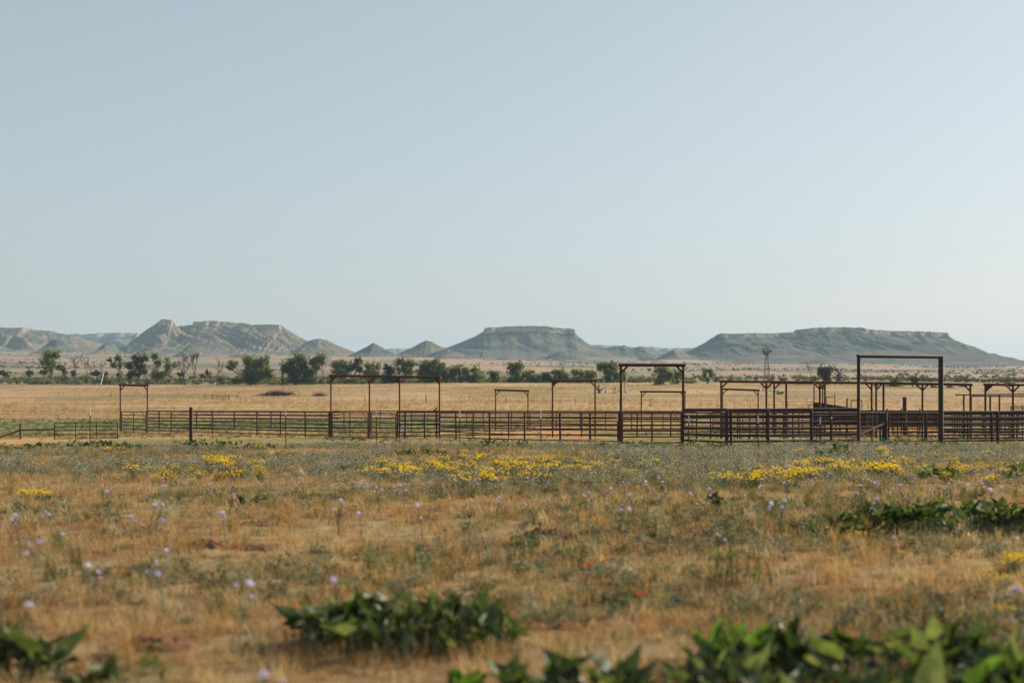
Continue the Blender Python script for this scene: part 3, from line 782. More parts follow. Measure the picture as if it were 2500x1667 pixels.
# --- wire fence across the far field
def far_wire_fence():
    cols = [118, 155, 194, 231, 252, (271.5, 1), 311.5, 330.6, 353, 375, 395, 416, 439, 461, 484] + [596.5, 618.5, 643.5, 669.5, 695.8, 723.8, 751, 778, 806.8, 834.6, 862.6, (890.6, 1), 919.7, 948, 979.6, 1008, (1040, 2), 1069, 1100.6, 1132.8, 1166, 1201, (1235, 1), 1266.5, 1301, 1333.7, 1367.8, 1405, 1440.7, 1476.6, 1513, 1550.6, (1587, 1), 1626, 1667, 1710.6, 1751, 1793, 1832, 1877.6, 1923, 1970, 2018, 2068, 2120]
    def row(px): return np.interp(px, [0, 150, 480, 610, 860, 1200, 1440, 1510, 1700, 1880, 2200], [964, 967, 972.6, 979, 982, 985, 989, 993.5, 997, 999, 1004])
    e = empty('wire_fence', at(118, d_of_row(row(118))), 'thin wire fence crossing the far field behind the corral', 'wire fence')
    tops = []
    for c in cols:
        px, big = c if isinstance(c, tuple) else (c, 0)
        d = d_of_row(row(px)); g = at(px, d)
        hpx = np.interp(px, [0, 300, 900, 1500, 2000], [8.5, 10, 12, 17, 19]) + 3.5 * big
        h = hpx / F * d
        tops.append((g, min(h, 1.25)))
        pipe('post', g + Vector((0, 0, -.2)), g + Vector((0, 0, h)), .035 + .03 * big, 'bark_dark' if big else 'wire', e)
    for f in (.3, .62, .95):
        w = MB()
        for k in range(len(tops) - 1):
            (a, ha), (b, hb) = tops[k], tops[k + 1]
            w.tube([a + Vector((0, 0, ha * f)) - e.location, b + Vector((0, 0, hb * f)) - e.location], .009, 3, False)
        w.build('wire', 'wire', e)
    # H brace gate in that fence
    d = d_of_row(975.5)
    q = empty('pipe_gate', at(517, d), 'small far gate between braced posts in the left field', 'gate')
    P = lambda px, py: Vector((X(px, d), d, Z(py, d)))
    for py in (963.5, 966.5, 970, 973.5, 977.5): pipe('rail', P(517.8, py), P(559.7, py), .045, 'rust_pipe', q)
    for px in (530, 545): pipe('upright', P(px, 963.5), P(px, 977.5), .04, 'rust_pipe', q)
    for px, r_ in ((517.8, .12), (559.7, .12), (501.2, .09), (578.8, .09)): pipe('post', P(px, 962.5), P(px, 980), r_, 'rust_pipe', q)
    pipe('rail', P(501.2, 964.5), P(517.8, 965), .05, 'rust_pipe', q); pipe('rail', P(559.7, 966), P(578.8, 966), .05, 'rust_pipe', q)
    pipe('brace', P(501.2, 965), P(487, 976.5), .05, 'rust_pipe', q); pipe('brace', P(578.8, 966), P(593.5, 977.5), .05, 'rust_pipe', q)
far_wire_fence()

# ------------------------------------------------------------------ windmill
def windmill():
    d = 450.0; g = at(1872, d)
    top = Z(857.5, d) - g.z            # axle height above ground
    e = empty('windmill', g, 'steel water pumping windmill on a lattice tower beyond the corral', 'windmill')
    hb, ht = .078 * top * 1.25, .25
    corner = lambda sx, sy, k: Vector((sx * (hb * (1 - k) + ht * k), sy * (hb * (1 - k) + ht * k), (top - .6) * k))
    for sx in (-1, 1):
        for sy in (-1, 1):
            b = MB(); b.tube([corner(sx, sy, 0) - Vector((0, 0, .4)), corner(sx, sy, 1)], .085, 5); b.build('leg', 'galvanised', e)
    ks = [.12, .28, .43, .57, .70, .82, .93]
    for k in ks:
        b = MB()
        c = [corner(-1, -1, k), corner(1, -1, k), corner(1, 1, k), corner(-1, 1, k)]
        for i in range(4): b.tube([c[i], c[(i + 1) % 4]], .04, 4)
        b.build('girt', 'galvanised', e)
    b = MB()
    for k0, k1 in zip([0] + ks[:-1], ks):
        for (s0, s1) in (((-1, -1), (1, -1)), ((1, -1), (1, 1)), ((1, 1), (-1, 1)), ((-1, 1), (-1, -1))):
            b.tube([corner(*s0, k0), corner(*s1, k1)], .022, 3); b.tube([corner(*s1, k0), corner(*s0, k1)], .022, 3)
    b.build('cross_bracing', 'galvanised', e)
    b = MB(); b.box((0, 0, top - 1.1), (.55, .55, .05)); b.build('platform', 'bark_dark', e)
    b = MB(); b.tube([(0, 0, .2), (0, 0, top - .3)], .035, 5); b.build('pump_rod', 'galvanised', e)
    # wheel, turned partly away from the camera
    yaw = R(-38); n = Vector((math.sin(yaw), -math.cos(yaw), 0)); u = Vector((math.cos(yaw), math.sin(yaw), 0)); w = Vector((0, 0, 1))
    hub = Vector((0, 0, top)) + n * .55
    wh = MB(); wh.tube([hub - n * .5, hub + n * .12], .14, 8); wheel = wh.build('wheel', 'galvanised', e)
    for rr in (.5, 1.02):
        b = MB(); b.tube([hub + (u * math.cos(a) + w * math.sin(a)) * rr for a in np.linspace(0, 2 * math.pi, 25)], .022, 4, False); b.build('wheel_ring', 'galvanised', wheel)
    for k in range(18):
        a = 2 * math.pi * k / 18; a2 = a + .32
        r0, r1 = .34, 1.28
        p = lambda an, r, t: hub + (u * math.cos(an) + w * math.sin(an)) * r + n * t
        b = MB(); b.add([p(a, r0, .10), p(a, r1, .16), p(a2, r1, -.16), p(a2, r0, -.06)], [(0, 1, 2, 3)])
        o = b.build('blade', 'galvanised', wheel)
    b = MB(); b.box(Vector((0, 0, top)), (.22, .22, .26)); b.build('gear_box', 'galvanised', e)
    tl = Vector((0, 0, top)); bk = Vector((.93, .35, 0))
    b = MB(); b.tube([tl, tl + bk * 1.25], .04, 5); tb = b.build('tail_boom', 'galvanised', e)
    b = MB(); b.prism([tl + bk * 1.0 + w * .22, tl + bk * 1.75 + w * .5, tl + bk * 1.75 - w * .45, tl + bk * 1.0 - w * .2], (-.012, .03, 0)); b.build('tail_vane', 'galvanised', tb)
    # concrete foot and low tank
    b = MB(); b.tube([(1.3, -.4, -.3), (1.3, -.4, .35)], 1.0, 14); t = b.build('water_tank', 'galvanised', None, g + Vector((1.4, -.6, 0)))
    tag(t, 'low round stock tank at the foot of the windmill', 'water tank')
windmill()

# ------------------------------------------------------------------ birds, keg
def bird(px, d, z, label, face=1, s=1.0):
    e = empty('bird', Vector((X(px, d), d, z)), label, 'bird')
    ax = [(-.20, 0, .02), (-.14, 0, .045), (-.08, 0, .07), (-.02, 0, .10), (.03, 0, .14), (.055, 0, .19), (.068, 0, .225), (.078, 0, .25), (.085, 0, .268)]
    ra = [.008, .018, .042, .056, .052, .034, .03, .026, .008]
    b = MB(); b.tube([Vector((x * face * s, y * s, zz * s)) for x, y, zz in ax], [r * s for r in ra], 10)
    b.build('body', 'feather', e, smooth=True)
    b = MB(); b.tube([Vector((.092 * face * s, 0, .235 * s)), Vector((.125 * face * s, 0, .228 * s))], [.009 * s, .002 * s], 5); b.build('beak', 'beak_dark', e)
    for sy in (-.02, .02):
        b = MB(); b.tube([Vector((0, sy * s, 0)), Vector((-.005 * face * s, sy * s, .06 * s))], .005 * s, 5); b.build('leg', 'beak_dark', e)
bird(1064, 89.9, Gs(X(1064, 89.9), 89.9) + 1.72, 'brown dove perched on the top rail by the four post frame', 1, 1.05)
bird(2434.6, 85.6, Z(939.8, 85.6) + .06, 'small bird perched on the beam of the cut off frame', -1, .8)
def keg():
    g = at(984.5, 96); e = empty('metal_can', g + Vector((0, 0, .25)), 'shiny ribbed metal can behind the four post frame', 'can')
    b = MB(); prof = [(.0, .11), (.03, .14), (.10, .145), (.12, .155), (.14, .145), (.24, .145), (.26, .155), (.28, .145), (.35, .14), (.38, .10)]
    b.tube([(0, 0, z) for z, r in prof], [r for z, r in prof], 14); b.build('body', 'steel_shiny', e, smooth=True)
    b = MB(); b.tube([(0, 0, .37), (0, 0, .42)], .07, 10); b.build('neck', 'steel_shiny', e)
    b = MB(); b.tube([(0, 0, -.6), (0, 0, .0)], .05, 8); b.build('stand', 'rust_pipe_dark', e)
keg()
# ------------------------------------------------------------------ trees
def leaf_cloud(blobs, n_per, size, seed, shell=.55):
    """many small leaf faces spread through ellipsoids; blobs = (centre Vector, rx, ry, rz)"""
    r = np.random.default_rng(seed)
    Vs = []; Qs = []; base = 0
    for (c, rx, ry, rz) in blobs:
        vol = max(rx * rz, .05)
        nc = max(10, int(14 * vol ** .8))                  # clumps in the blob
        u = r.normal(size=(nc, 3)); u /= np.linalg.norm(u, axis=1)[:, None]
        rad = shell * .5 + (1 - shell * .5) * r.random(nc) ** .7
        rad *= 1 + .26 * r.normal(size=nc)
        C = np.array(c)[None] + u * rad[:, None] * np.array([rx, ry, rz])[None]
        m = n_per
        cl = .27 * (rx * ry * rz) ** (1 / 3)
        P = np.repeat(C, m, 0) + r.normal(size=(nc * m, 3)) * cl * np.array([[.62, .62, .5]])
        k = len(P)
        nrm = (P - np.repeat(C, m, 0)) / max(cl, 1e-3) + .8 * np.repeat(u, m, 0) + r.normal(size=(k, 3)) * .55      # leaves face outward from their clump
        a = np.cross(nrm, r.normal(size=(k, 3))); a /= np.linalg.norm(a, axis=1)[:, None] + 1e-9
        b = np.cross(nrm, a); b /= np.linalg.norm(b, axis=1)[:, None] + 1e-9
        s = size * (.6 + .8 * r.random(k))[:, None]
        V = np.stack([P - a * s, P + b * s * .55, P + a * s, P - b * s * .55], 1).reshape(-1, 3)
        Q = np.arange(k * 4).reshape(-1, 4) + base
        Vs.append(V); Qs.append(Q); base += k * 4
    return np.concatenate(Vs), np.concatenate(Qs)

def bend(a, b, wob, n, r):
    pts = []
    side = Vector((r.uniform(-1, 1), r.uniform(-1, 1), r.uniform(-.3, .3))) * wob
    for k in range(n + 1):
        t = k / n
        p = a.lerp(b, t) + side * math.sin(math.pi * t) + Vector((r.uniform(-1, 1), r.uniform(-1, 1), 0)) * wob * .25 * math.sin(math.pi * t)
        pts.append(p)
    return pts

def grow(b, start, direc, length, rad, level, r, spread=.65, up=.12):
    """recursive bare branching"""
    d = direc.normalized(); p = start.copy(); pts = [p.copy()]; n = 4
    for k in range(n):
        d = (d + Vector((r.uniform(-1, 1), r.uniform(-1, 1), r.uniform(-.6, 1))) * .22 + Vector((0, 0, up))).normalized()
        p = p + d * length / n; pts.append(p.copy())
    rads = [max(rad * (1 - .5 * k / n), .05) for k in range(n + 1)]
    b.tube(pts, rads, 5 if level > 1 else 4, False)
    if level <= 0: return
    for k in range(3 if level > 1 else 4):
        i = r.choice([2, 3, 4]) if k else n
        q = Vector((r.uniform(-1, 1), r.uniform(-1, 1), r.uniform(-.1, .8)))
        grow(b, pts[i], (d + q * spread * 1.5), length * r.uniform(.55, .8), rads[i] * .74, level - 1, r, spread, up)

def tree(label, base_px, base_row, blobs_px, dist=600., leaf='cottonwood', bark='bark', seed=0, lean=None, name='cottonwood_tree', size=.30, n_per=16, trunk_r=.28, dead=0, group='trees along the far edge of the field', cat='tree', dens=1.0):
    """blobs_px = (column, row, half width px, half height px) of the leaf masses as they stand at that distance"""
    r = random.Random(seed)
    d = dist
    g = at(base_px, d); g.z -= .15
    e = empty(name, g, label, cat, group)
    blobs = []
    for (px, py, hw, hh) in blobs_px:
        rx = hw * d / F; rz = hh * d / F
        c = Vector((X(px, d), d + r.uniform(-.5, .5) * rx, Z(py, d))) - g
        blobs.append((c, rx * 1.04, (rx + rz) * .5, rz * 1.06))
    b = MB()
    if blobs:
        # limbs to every mass
        low = min(c.z - rz for c, rx, ry, rz in blobs)
        mid = Vector((sum(c.x for c, *_ in blobs) / len(blobs) * .45, 0, max(low * .9, .8)))
        tr = trunk_r
        pts = bend(Vector((0, 0, -.3)), mid, .25, 4, r)
        b.tube(pts, [tr * 1.25, tr, tr * .9, tr * .8, tr * .7], 7)
        for (c, rx, ry, rz) in blobs:
            pt = bend(mid, c + Vector((0, 0, rz * .2)), .5, 4, r)
            b.tube(pt, [tr * .62, tr * .5, tr * .4, tr * .3, tr * .15], 6, False)
            for k in range(5):
                i = r.choice([1, 2, 3, 3])
                q = c + Vector((r.uniform(-.8, .8) * rx, r.uniform(-.8, .8) * ry, r.uniform(-.6, .85) * rz))
                b.tube(bend(pt[i], q, .3, 3, r), [tr * .26, tr * .2, tr * .13, tr * .06], 5, False)
    if dead:
        lv, height, sprd = (tuple(dead) + (.62,))[:3]
        L0 = Vector((lean or 0, r.uniform(-.1, .1), 1))
        grow(b, Vector((0, 0, -.3)), L0, height * .42, trunk_r * 1.25, lv, r, sprd, .10 if sprd < .9 else -.02)
    tr_o = b.build('trunk', bark, e)
    if blobs:
        V, Q = leaf_cloud(blobs, int(n_per * dens), size, seed + 100)
        link('crown', mesh_np('crown', V, Q), leaf, e)
    return e

P1 = lambda zx, zy: (zx / 3.675, 740 + zy / 3.675)
P2 = lambda zx, zy: (600 + zx / 3.675, 740 + zy / 3.675)
P3 = lambda zx, zy: (1180 + zx / 3.675, 740 + zy / 3.675)
P4 = lambda zx, zy: (1700 + zx / 4.1275, 740 + zy / 4.1275)
P5 = lambda zx, zy: (2050 + zx / 4.1267, 740 + zy / 4.1267)
def B(P, *items, s=3.675):
    out = []
    for (x, y, hw, hh) in items:
        a = P(x, y); out.append((a[0], a[1], hw / s, hh / s))
    return out
T = tree
k_ = 600
T('leafy leaning cottonwood standing first in the row at the left', 131, 933, B(P1, (440, 470, 62, 48), (505, 465, 50, 35), (410, 530, 48, 40), (470, 545, 50, 45), (430, 590, 40, 26), (400, 625, 38, 20)), seed=1, size=.28, trunk_r=.3)
T('half dead tree leaning left beside the first leafy cottonwood', 168, 934, B(P1, (530, 575, 45, 34), (570, 610, 38, 34)), leaf='cottonwood_brown', seed=2, lean=-.35, trunk_r=.22, dead=(2, 7), n_per=9)
T('thin dead tree right of the half dead leaning tree', 187, 934, [], bark='dead_wood', seed=3, lean=-.2, trunk_r=.22, dead=(3, 14.3), name='dead_tree')
T('crooked dead tree left of the white forked tree', 216, 934, [], bark='dead_wood', seed=14, lean=-.3, trunk_r=.22, dead=(3, 12.3), name='dead_tree')
T('white barked dead forked tree in the left row', 246, 935, [], bark='bleached_wood', seed=5, lean=.02, trunk_r=.26, dead=(3, 15.6), name='dead_tree')
T('leafy cottonwood on a trunk leaning left behind the first frame', 297, 934, B(P1, (1060, 500, 44, 42), (985, 512, 26, 22), (1030, 560, 36, 26), (1080, 560, 22, 30)), seed=6, trunk_r=.26)
T('bare white trunk slanting between two leafy trees', 314, 935, [], bark='bleached_wood', seed=7, lean=-.5, trunk_r=.22, dead=(1, 14.3), name='dead_tree')
T('olive brown thick crowned tree behind the tall narrow frame', 340, 935, B(P1, (1220, 500, 48, 38), (1290, 495, 42, 34), (1160, 560, 50, 36), (1250, 570, 60, 46), (1210, 630, 60, 40), (1300, 600, 36, 40)), leaf='cottonwood_brown', seed=8, trunk_r=.32, n_per=14)
T('dark bush at the foot of the olive brown tree', 315, 935, B(P1, (1165, 655, 45, 45)), seed=9, trunk_r=.15, name='bush', cat='bush')
T('leafy tree with bare branches right of the olive brown tree', 384, 935, B(P1, (1395, 480, 40, 34), (1415, 535, 34, 38), (1400, 640, 50, 55), (1450, 650, 45, 45)), seed=10, trunk_r=.28, dead=(2, 15.6))
T('small leafy leaning tree left of the big bare pair', 408, 935, B(P1, (1510, 560, 36, 44), (1570, 555, 28, 24), (1500, 510, 22, 20), (1490, 620, 26, 30)), seed=11, trunk_r=.22)
T('big bare spreading dead tree, left one of the pair', 451, 936, [], bark='dead_wood', seed=12, lean=-.05, trunk_r=.34, dead=(4, 15, .85), name='dead_tree')
T('big bare dead tree, right one of the pair', 468, 936, [], bark='dead_wood', seed=34, lean=.2, trunk_r=.28, dead=(4, 15, .85), name='dead_tree')
T('small bare dead tree left of the dense cottonwoods', 529, 936, [], bark='dead_wood', seed=24, lean=.05, trunk_r=.2, dead=(3, 13.0), name='dead_tree')
T('small green bush beside the small bare tree', 541, 936, B(P1, (1990, 685, 38, 34)), leaf='scrub', seed=15, trunk_r=.1, name='bush', cat='bush')
T('tall dense cottonwood with a separate round clump on its left', 612, 936, B(P1, (2090, 545, 50, 38), (2060, 580, 26, 26), (2230, 520, 60, 52), (2290, 540, 70, 60), (2340, 560, 70, 66), (2380, 520, 36, 50), (2230, 620, 70, 60), (2340, 640, 90, 60), (2420, 620, 40, 50), (2130, 690, 60, 30), (2250, 690, 80, 32)), seed=16, trunk_r=.42, n_per=18)
T('gnarled bare trunk between two dense cottonwoods', 690, 939, B(P2, (335, 590, 22, 30)), bark='dead_wood', seed=17, lean=-.12, trunk_r=.24, dead=(2, 14.3), n_per=6, name='dead_tree')
T('broad dense cottonwood right of the gnarled bare trunk', 722, 939, B(P2, (480, 500, 70, 50), (410, 540, 60, 46), (520, 560, 60, 50), (370, 590, 60, 50), (450, 620, 90, 60), (560, 630, 70, 50), (430, 690, 80, 34)), seed=18, trunk_r=.4, n_per=18)
T('dark round bush in front of the broad cottonwood', 755, 940, B(P2, (575, 655, 60, 52), (540, 690, 60, 32), (610, 690, 30, 30)), seed=19, trunk_r=.2, name='bush', cat='bush')
T('cottonwood with its crown high on a leaning trunk', 770, 939, B(P2, (650, 500, 60, 44), (600, 520, 40, 40), (690, 480, 34, 26), (620, 570, 40, 34), (690, 530, 24, 26)), seed=20, trunk_r=.28)
T('cluster of bare stems left of the four post frame', 786, 940, [], bark='dead_wood', seed=21, lean=.2, trunk_r=.22, dead=(3, 12.3), name='dead_tree')
T('wide cottonwood behind the left bay of the four post frame', 834, 939, B(P2, (810, 555, 55, 44), (880, 550, 60, 46), (840, 610, 80, 40), (930, 590, 40, 46), (870, 650, 60, 34)), seed=22, trunk_r=.36, n_per=17)
T('slender cottonwood with a high crown behind the second frame post', 863, 939, B(P2, (1000, 530, 48, 46), (1020, 590, 40, 40), (970, 570, 34, 40)), leaf='cottonwood_brown', seed=23, trunk_r=.24)
T('round cottonwood behind the middle bay of the four post frame', 917, 940, B(P2, (1110, 570, 50, 44), (1170, 565, 46, 40), (1090, 630, 50, 36), (1160, 640, 60, 46), (1140, 690, 44, 30)), seed=25, trunk_r=.3)
T('dark narrow cottonwood beside the third frame post', 949, 940, B(P2, (1265, 580, 44, 38), (1300, 620, 44, 46), (1260, 670, 44, 40), (1320, 690, 40, 34)), leaf='juniper', seed=26, trunk_r=.28)
T('pale tall cottonwood behind the right bay of the four post frame', 990, 940, B(P2, (1380, 530, 48, 40), (1450, 545, 56, 42), (1490, 540, 36, 34), (1400, 600, 56, 44), (1470, 610, 44, 36)), seed=27, trunk_r=.3)
T('big spreading cottonwood at the right end of the four post frame', 1047, 940, B(P2, (1610, 560, 56, 52), (1700, 545, 62, 46), (1760, 570, 48, 46), (1590, 620, 62, 50), (1680, 620, 80, 56), (1770, 640, 60, 50), (1640, 690, 90, 36)), seed=28, trunk_r=.4, n_per=18)
T('middle sized cottonwood right of the big spreading one', 1109, 940, B(P2, (1850, 610, 54, 44), (1910, 600, 42, 40), (1860, 670, 70, 46), (1930, 680, 34, 40)), seed=29, trunk_r=.3)
T('twin crowned cottonwood left of the small lone tree', 1156, 940, B(P2, (1970, 610, 40, 44), (2060, 600, 50, 44), (2000, 670, 44, 44), (2090, 650, 60, 44), (2060, 700, 60, 28)), seed=30, trunk_r=.28)
T('small lone round tree near the middle of the row', 1208, 940, B(P3, (80, 640, 42, 32), (120, 650, 40, 36), (100, 690, 50, 34)), seed=31, trunk_r=.22)
T('tall double crowned cottonwood in the middle of the picture', 1262, 940, B(P3, (260, 575, 48, 46), (320, 565, 46, 42), (290, 630, 70, 46), (300, 690, 70, 44), (390, 640, 46, 44), (440, 620, 30, 26), (250, 700, 36, 34)), seed=32, trunk_r=.36, n_per=18)
T('low cottonwood right of the double crowned one', 1302, 940, B(P3, (440, 670, 50, 44), (490, 690, 40, 46), (430, 710, 44, 26)), seed=34, trunk_r=.22)
T('dark low cottonwood left of the plain tall frame', 1336, 940, B(P3, (560, 645, 48, 36), (590, 690, 56, 44), (540, 680, 30, 36)), seed=35, trunk_r=.24)
T('round cottonwood behind the left post of the plain tall frame', 1368, 940, B(P3, (650, 625, 44, 38), (710, 630, 50, 44), (680, 690, 70, 46), (740, 680, 34, 40)), seed=36, trunk_r=.28)
T('bushy cottonwood inside the plain tall frame', 1408, 940, B(P3, (820, 620, 46, 34), (880, 630, 36, 38), (840, 680, 60, 44)), seed=37, trunk_r=.26)
T('dark cottonwood by the right post of the plain tall frame', 1442, 940, B(P3, (940, 640, 44, 38), (990, 640, 36, 40), (960, 690, 60, 44)), seed=38, trunk_r=.26)
T('tall cottonwood with a high rounded crown left of the centre frame', 1483, 939, B(P3, (1080, 565, 60, 42), (1150, 560, 54, 42), (1040, 575, 34, 34), (1120, 620, 44, 44), (1180, 610, 34, 40), (1110, 690, 70, 40)), seed=39, trunk_r=.38, n_per=18)
T('cottonwood half hidden by the left post of the centre frame', 1515, 939, B(P3, (1250, 630, 40, 34), (1200, 660, 44, 44), (1260, 670, 30, 44)), seed=40, trunk_r=.25)
T('low olive bush inside the centre frame at the left', 1556, 940, B(P3, (1340, 710, 44, 30), (1400, 715, 50, 28)), leaf='scrub', seed=41, trunk_r=.1, name='bush', cat='bush')
T('tall dark cottonwood seen through the centre frame', 1620, 946, B(P3, (1570, 600, 40, 34), (1620, 610, 50, 42), (1600, 670, 70, 52), (1670, 650, 44, 50), (1570, 710, 60, 36)), seed=42, trunk_r=.34, dist=560, n_per=18)
T('paler cottonwood behind the right post of the centre frame', 1657, 945, B(P3, (1720, 640, 44, 34), (1760, 650, 38, 44), (1730, 690, 44, 40)), seed=43, trunk_r=.24, dist=570)
T('low round bush right of the centre frame', 1687, 943, B(P3, (1840, 705, 44, 26), (1880, 715, 40, 24)), leaf='cottonwood', seed=44, trunk_r=.12, name='bush', cat='bush', dist=590)
T('lone open crowned tree left of the windmill', 1727, 941, B(P3, (1990, 610, 32, 26), (2040, 610, 38, 26), (1985, 660, 28, 26), (2050, 650, 30, 40), (2010, 690, 26, 24)), seed=45, trunk_r=.3, dist=580, n_per=11)
T('dense rounded tree right of the windmill', 2017, 946, B(P4, (1270, 670, 52, 42), (1330, 665, 46, 40), (1250, 710, 34, 30), (1320, 710, 44, 40), (1310, 750, 36, 30), (1310, 790, 50, 34), s=4.1275), seed=46, trunk_r=.34, dist=560, n_per=20, leaf='cottonwood_brown')
T('wide bare dead tree right of the windmill', 2056, 946, [], bark='dead_wood', seed=61, lean=-.25, trunk_r=.36, dead=(4, 8.5, 1.15), name='dead_tree', dist=560)
T('pale thin dead tree between the windmill and the dense rounded tree', 1981, 938, [], bark='dead_wood', seed=49, lean=-.2, trunk_r=.16, dead=(3, 9, .9), name='dead_tree', dist=720)
T('bushy green tree behind the three post frame', 2184, 952, B(P5, (540, 780, 50, 34), (590, 770, 36, 26), (540, 835, 80, 34), (600, 830, 50, 36), s=4.1267), seed=49, trunk_r=.3, dist=520)
T('flat topped tree on two trunks behind the three post frame', 2228, 954, B(P5, (720, 765, 40, 22), (770, 765, 44, 24), (750, 800, 40, 14), s=4.1267), seed=50, trunk_r=.34, dist=510, leaf='cottonwood_brown', n_per=12)
T('green bush at the foot of the flat topped tree', 2241, 954, B(P5, (785, 855, 32, 26), s=4.1267), seed=51, trunk_r=.1, dist=510, name='bush', cat='bush')
T('dark bush left of the bushy green tree', 2139, 950, B(P5, (365, 850, 40, 28), s=4.1267), seed=52, trunk_r=.1, dist=530, leaf='juniper', name='bush', cat='bush')
T('dark small tree beside the third post of the frame', 2280, 955, B(P5, (945, 845, 38, 24), (960, 865, 20, 14), s=4.1267), seed=53, trunk_r=.18, dist=505, leaf='cottonwood_brown')
T('small grey green tree right of the thick dark post', 2319, 956, B(P5, (1110, 850, 42, 22), s=4.1267), seed=54, trunk_r=.16, dist=500, leaf='scrub')
T('small green tree at the right end of the three post frame', 2352, 952, B(P5, (1245, 815, 34, 18), (1240, 850, 40, 24), s=4.1267), seed=55, trunk_r=.18, dist=520)
T('round green tree behind the cut off frame', 2466, 950, B(P5, (1690, 815, 34, 22), (1730, 815, 36, 24), (1710, 845, 40, 18), s=4.1267), seed=56, trunk_r=.2, dist=530)
T('hazy blue green tree far out on the plain at the right', 2387, 934, B(P5, (1385, 785, 38, 22), s=4.1267), seed=58, trunk_r=.3, dist=1000, leaf='juniper', size=.5)
T('bright green shrub in the field right of the windmill', 1904, 963, B(P4, (830, 905, 36, 16), (870, 905, 26, 14), s=4.1275), seed=59, trunk_r=.06, dist=420, leaf='green_shoot', name='bush', cat='bush', size=.2)
for i, (zx, zy, hw, hh) in enumerate([(40, 632, 46, 26), (265, 628, 36, 22), (860, 632, 40, 24), (945, 636, 30, 24), (660, 636, 24, 26), (1620, 640, 30, 22), (1865, 630, 24, 26), (1810, 655, 26, 18), (1070, 640, 30, 26), (390, 628, 34, 18)]):
    px, py = P1(zx, zy)
    T(['dark round juniper at the left edge of the plain', 'dark pointed juniper second from the left edge', 'dark juniper left of the white forked tree', 'dark juniper just right of the white forked tree', 'dark juniper behind the thin dead tree',
       'dark juniper left of the big bare pair', 'upright juniper right of the big bare pair', 'low juniper at the foot of the big bare pair', 'dark juniper behind the leaning leafy cottonwood', 'dark juniper behind the first leafy cottonwood'][i],
      px, 920, [(px, py, hw / 3.675, hh / 3.675), (px + (i % 3 - 1) * hw / 8, py - hh / 9, hw / 5.5, hh / 3.8)], dist=780, leaf='juniper', seed=70 + i, trunk_r=.15, name='juniper', cat='juniper', group='dark junipers on the plain', size=.3)

# --- stumps and brush pile in the field
def stump(label, px, row_b, pts_px, rad, m, seed, group='dead stumps in the field', twigs=4):
    r = random.Random(seed); d = d_of_row(row_b); g = at(px, d)
    e = empty('dead_stump', g, label, 'stump', group)
    b = MB(); P = [Vector((X(x, d), d, Z(y, d))) - g for x, y in pts_px]; P[0].z = min(P[0].z, -.2)
    b.tube(P, [rad * (1 - .6 * k / (len(P) - 1)) for k in range(len(P))], 7); b.build('trunk', m, e)
    for k in range(twigs):
        b = MB(); grow(b, P[r.choice(range(1, len(P)))], Vector((r.uniform(-1, 1), r.uniform(-1, 1), r.uniform(.1, .9))), r.uniform(.7, 1.6), rad * .22, 1, r); b.build('branch', m, e)
stump('bleached white dead trunk standing in the field', 1480, 960, [(1480, 960), (1479.5, 952), (1478, 944), (1475.5, 937)], .38, 'bleached_wood', 1, twigs=3)
stump('dark broken stump left of the white trunk', 1462, 960, [(1463, 960), (1463, 955), (1461, 951)], .62, 'bark_dark', 2, twigs=7)
stump('low dark branch lying right of the white trunk', 1496, 960, [(1494, 954), (1499, 957), (1505, 960)], .22, 'bark_dark', 3, twigs=4)
stump('grey dead snag behind the left post of the centre frame', 1529, 960, [(1529, 960), (1527, 950), (1525, 940), (1529, 928), (1534, 918)], .40, 'bleached_wood', 4, twigs=6)
def brush_pile(label, px, row_b, w_px, h_px, seed, n):
    r = random.Random(seed); d = d_of_row(row_b); g = at(px, d); W = w_px * d / F; H = h_px * d / F
    e = empty('brush_pile', g, label, 'brush pile')
    for part in range(3):
        b = MB()
        for k in range(n):
            x = r.gauss(0, .24) * W; t = max(0, 1 - (abs(x) / (W * .55)) ** 2)
            z = r.random() * H * t
            dr = Vector((r.uniform(-1, 1), r.uniform(-.6, .6), r.uniform(-.15, .45))).normalized(); L = r.uniform(.7, 2.4)
            p = Vector((x, r.gauss(0, .16) * W, z))
            b.tube([p, p + dr * L * .5 + Vector((0, 0, r.uniform(-.1, .15))), p + dr * L], [.05, .04, .015], 4, False)
        b.build('branches', ['bark_dark', 'dead_wood', 'bark_dark'][part], e)
brush_pile('long grey heap of cut brush lying in the field', 677, 966.5, 88, 9, 5, 130)
brush_pile('small low heap of brush right of the long heap', 780, 967, 34, 3.4, 6, 30)
# ------------------------------------------------------------------ scattering of uncountable cover (grass, forbs, flowers, scrub)
def source_collection(name, meshes):
    c = bpy.data.collections.new(name)             # not linked to the scene: only a source for instances
    for i, me in enumerate(meshes):
        c.objects.link(bpy.data.objects.new('%s_%02d' % (name, i), me))
    return c

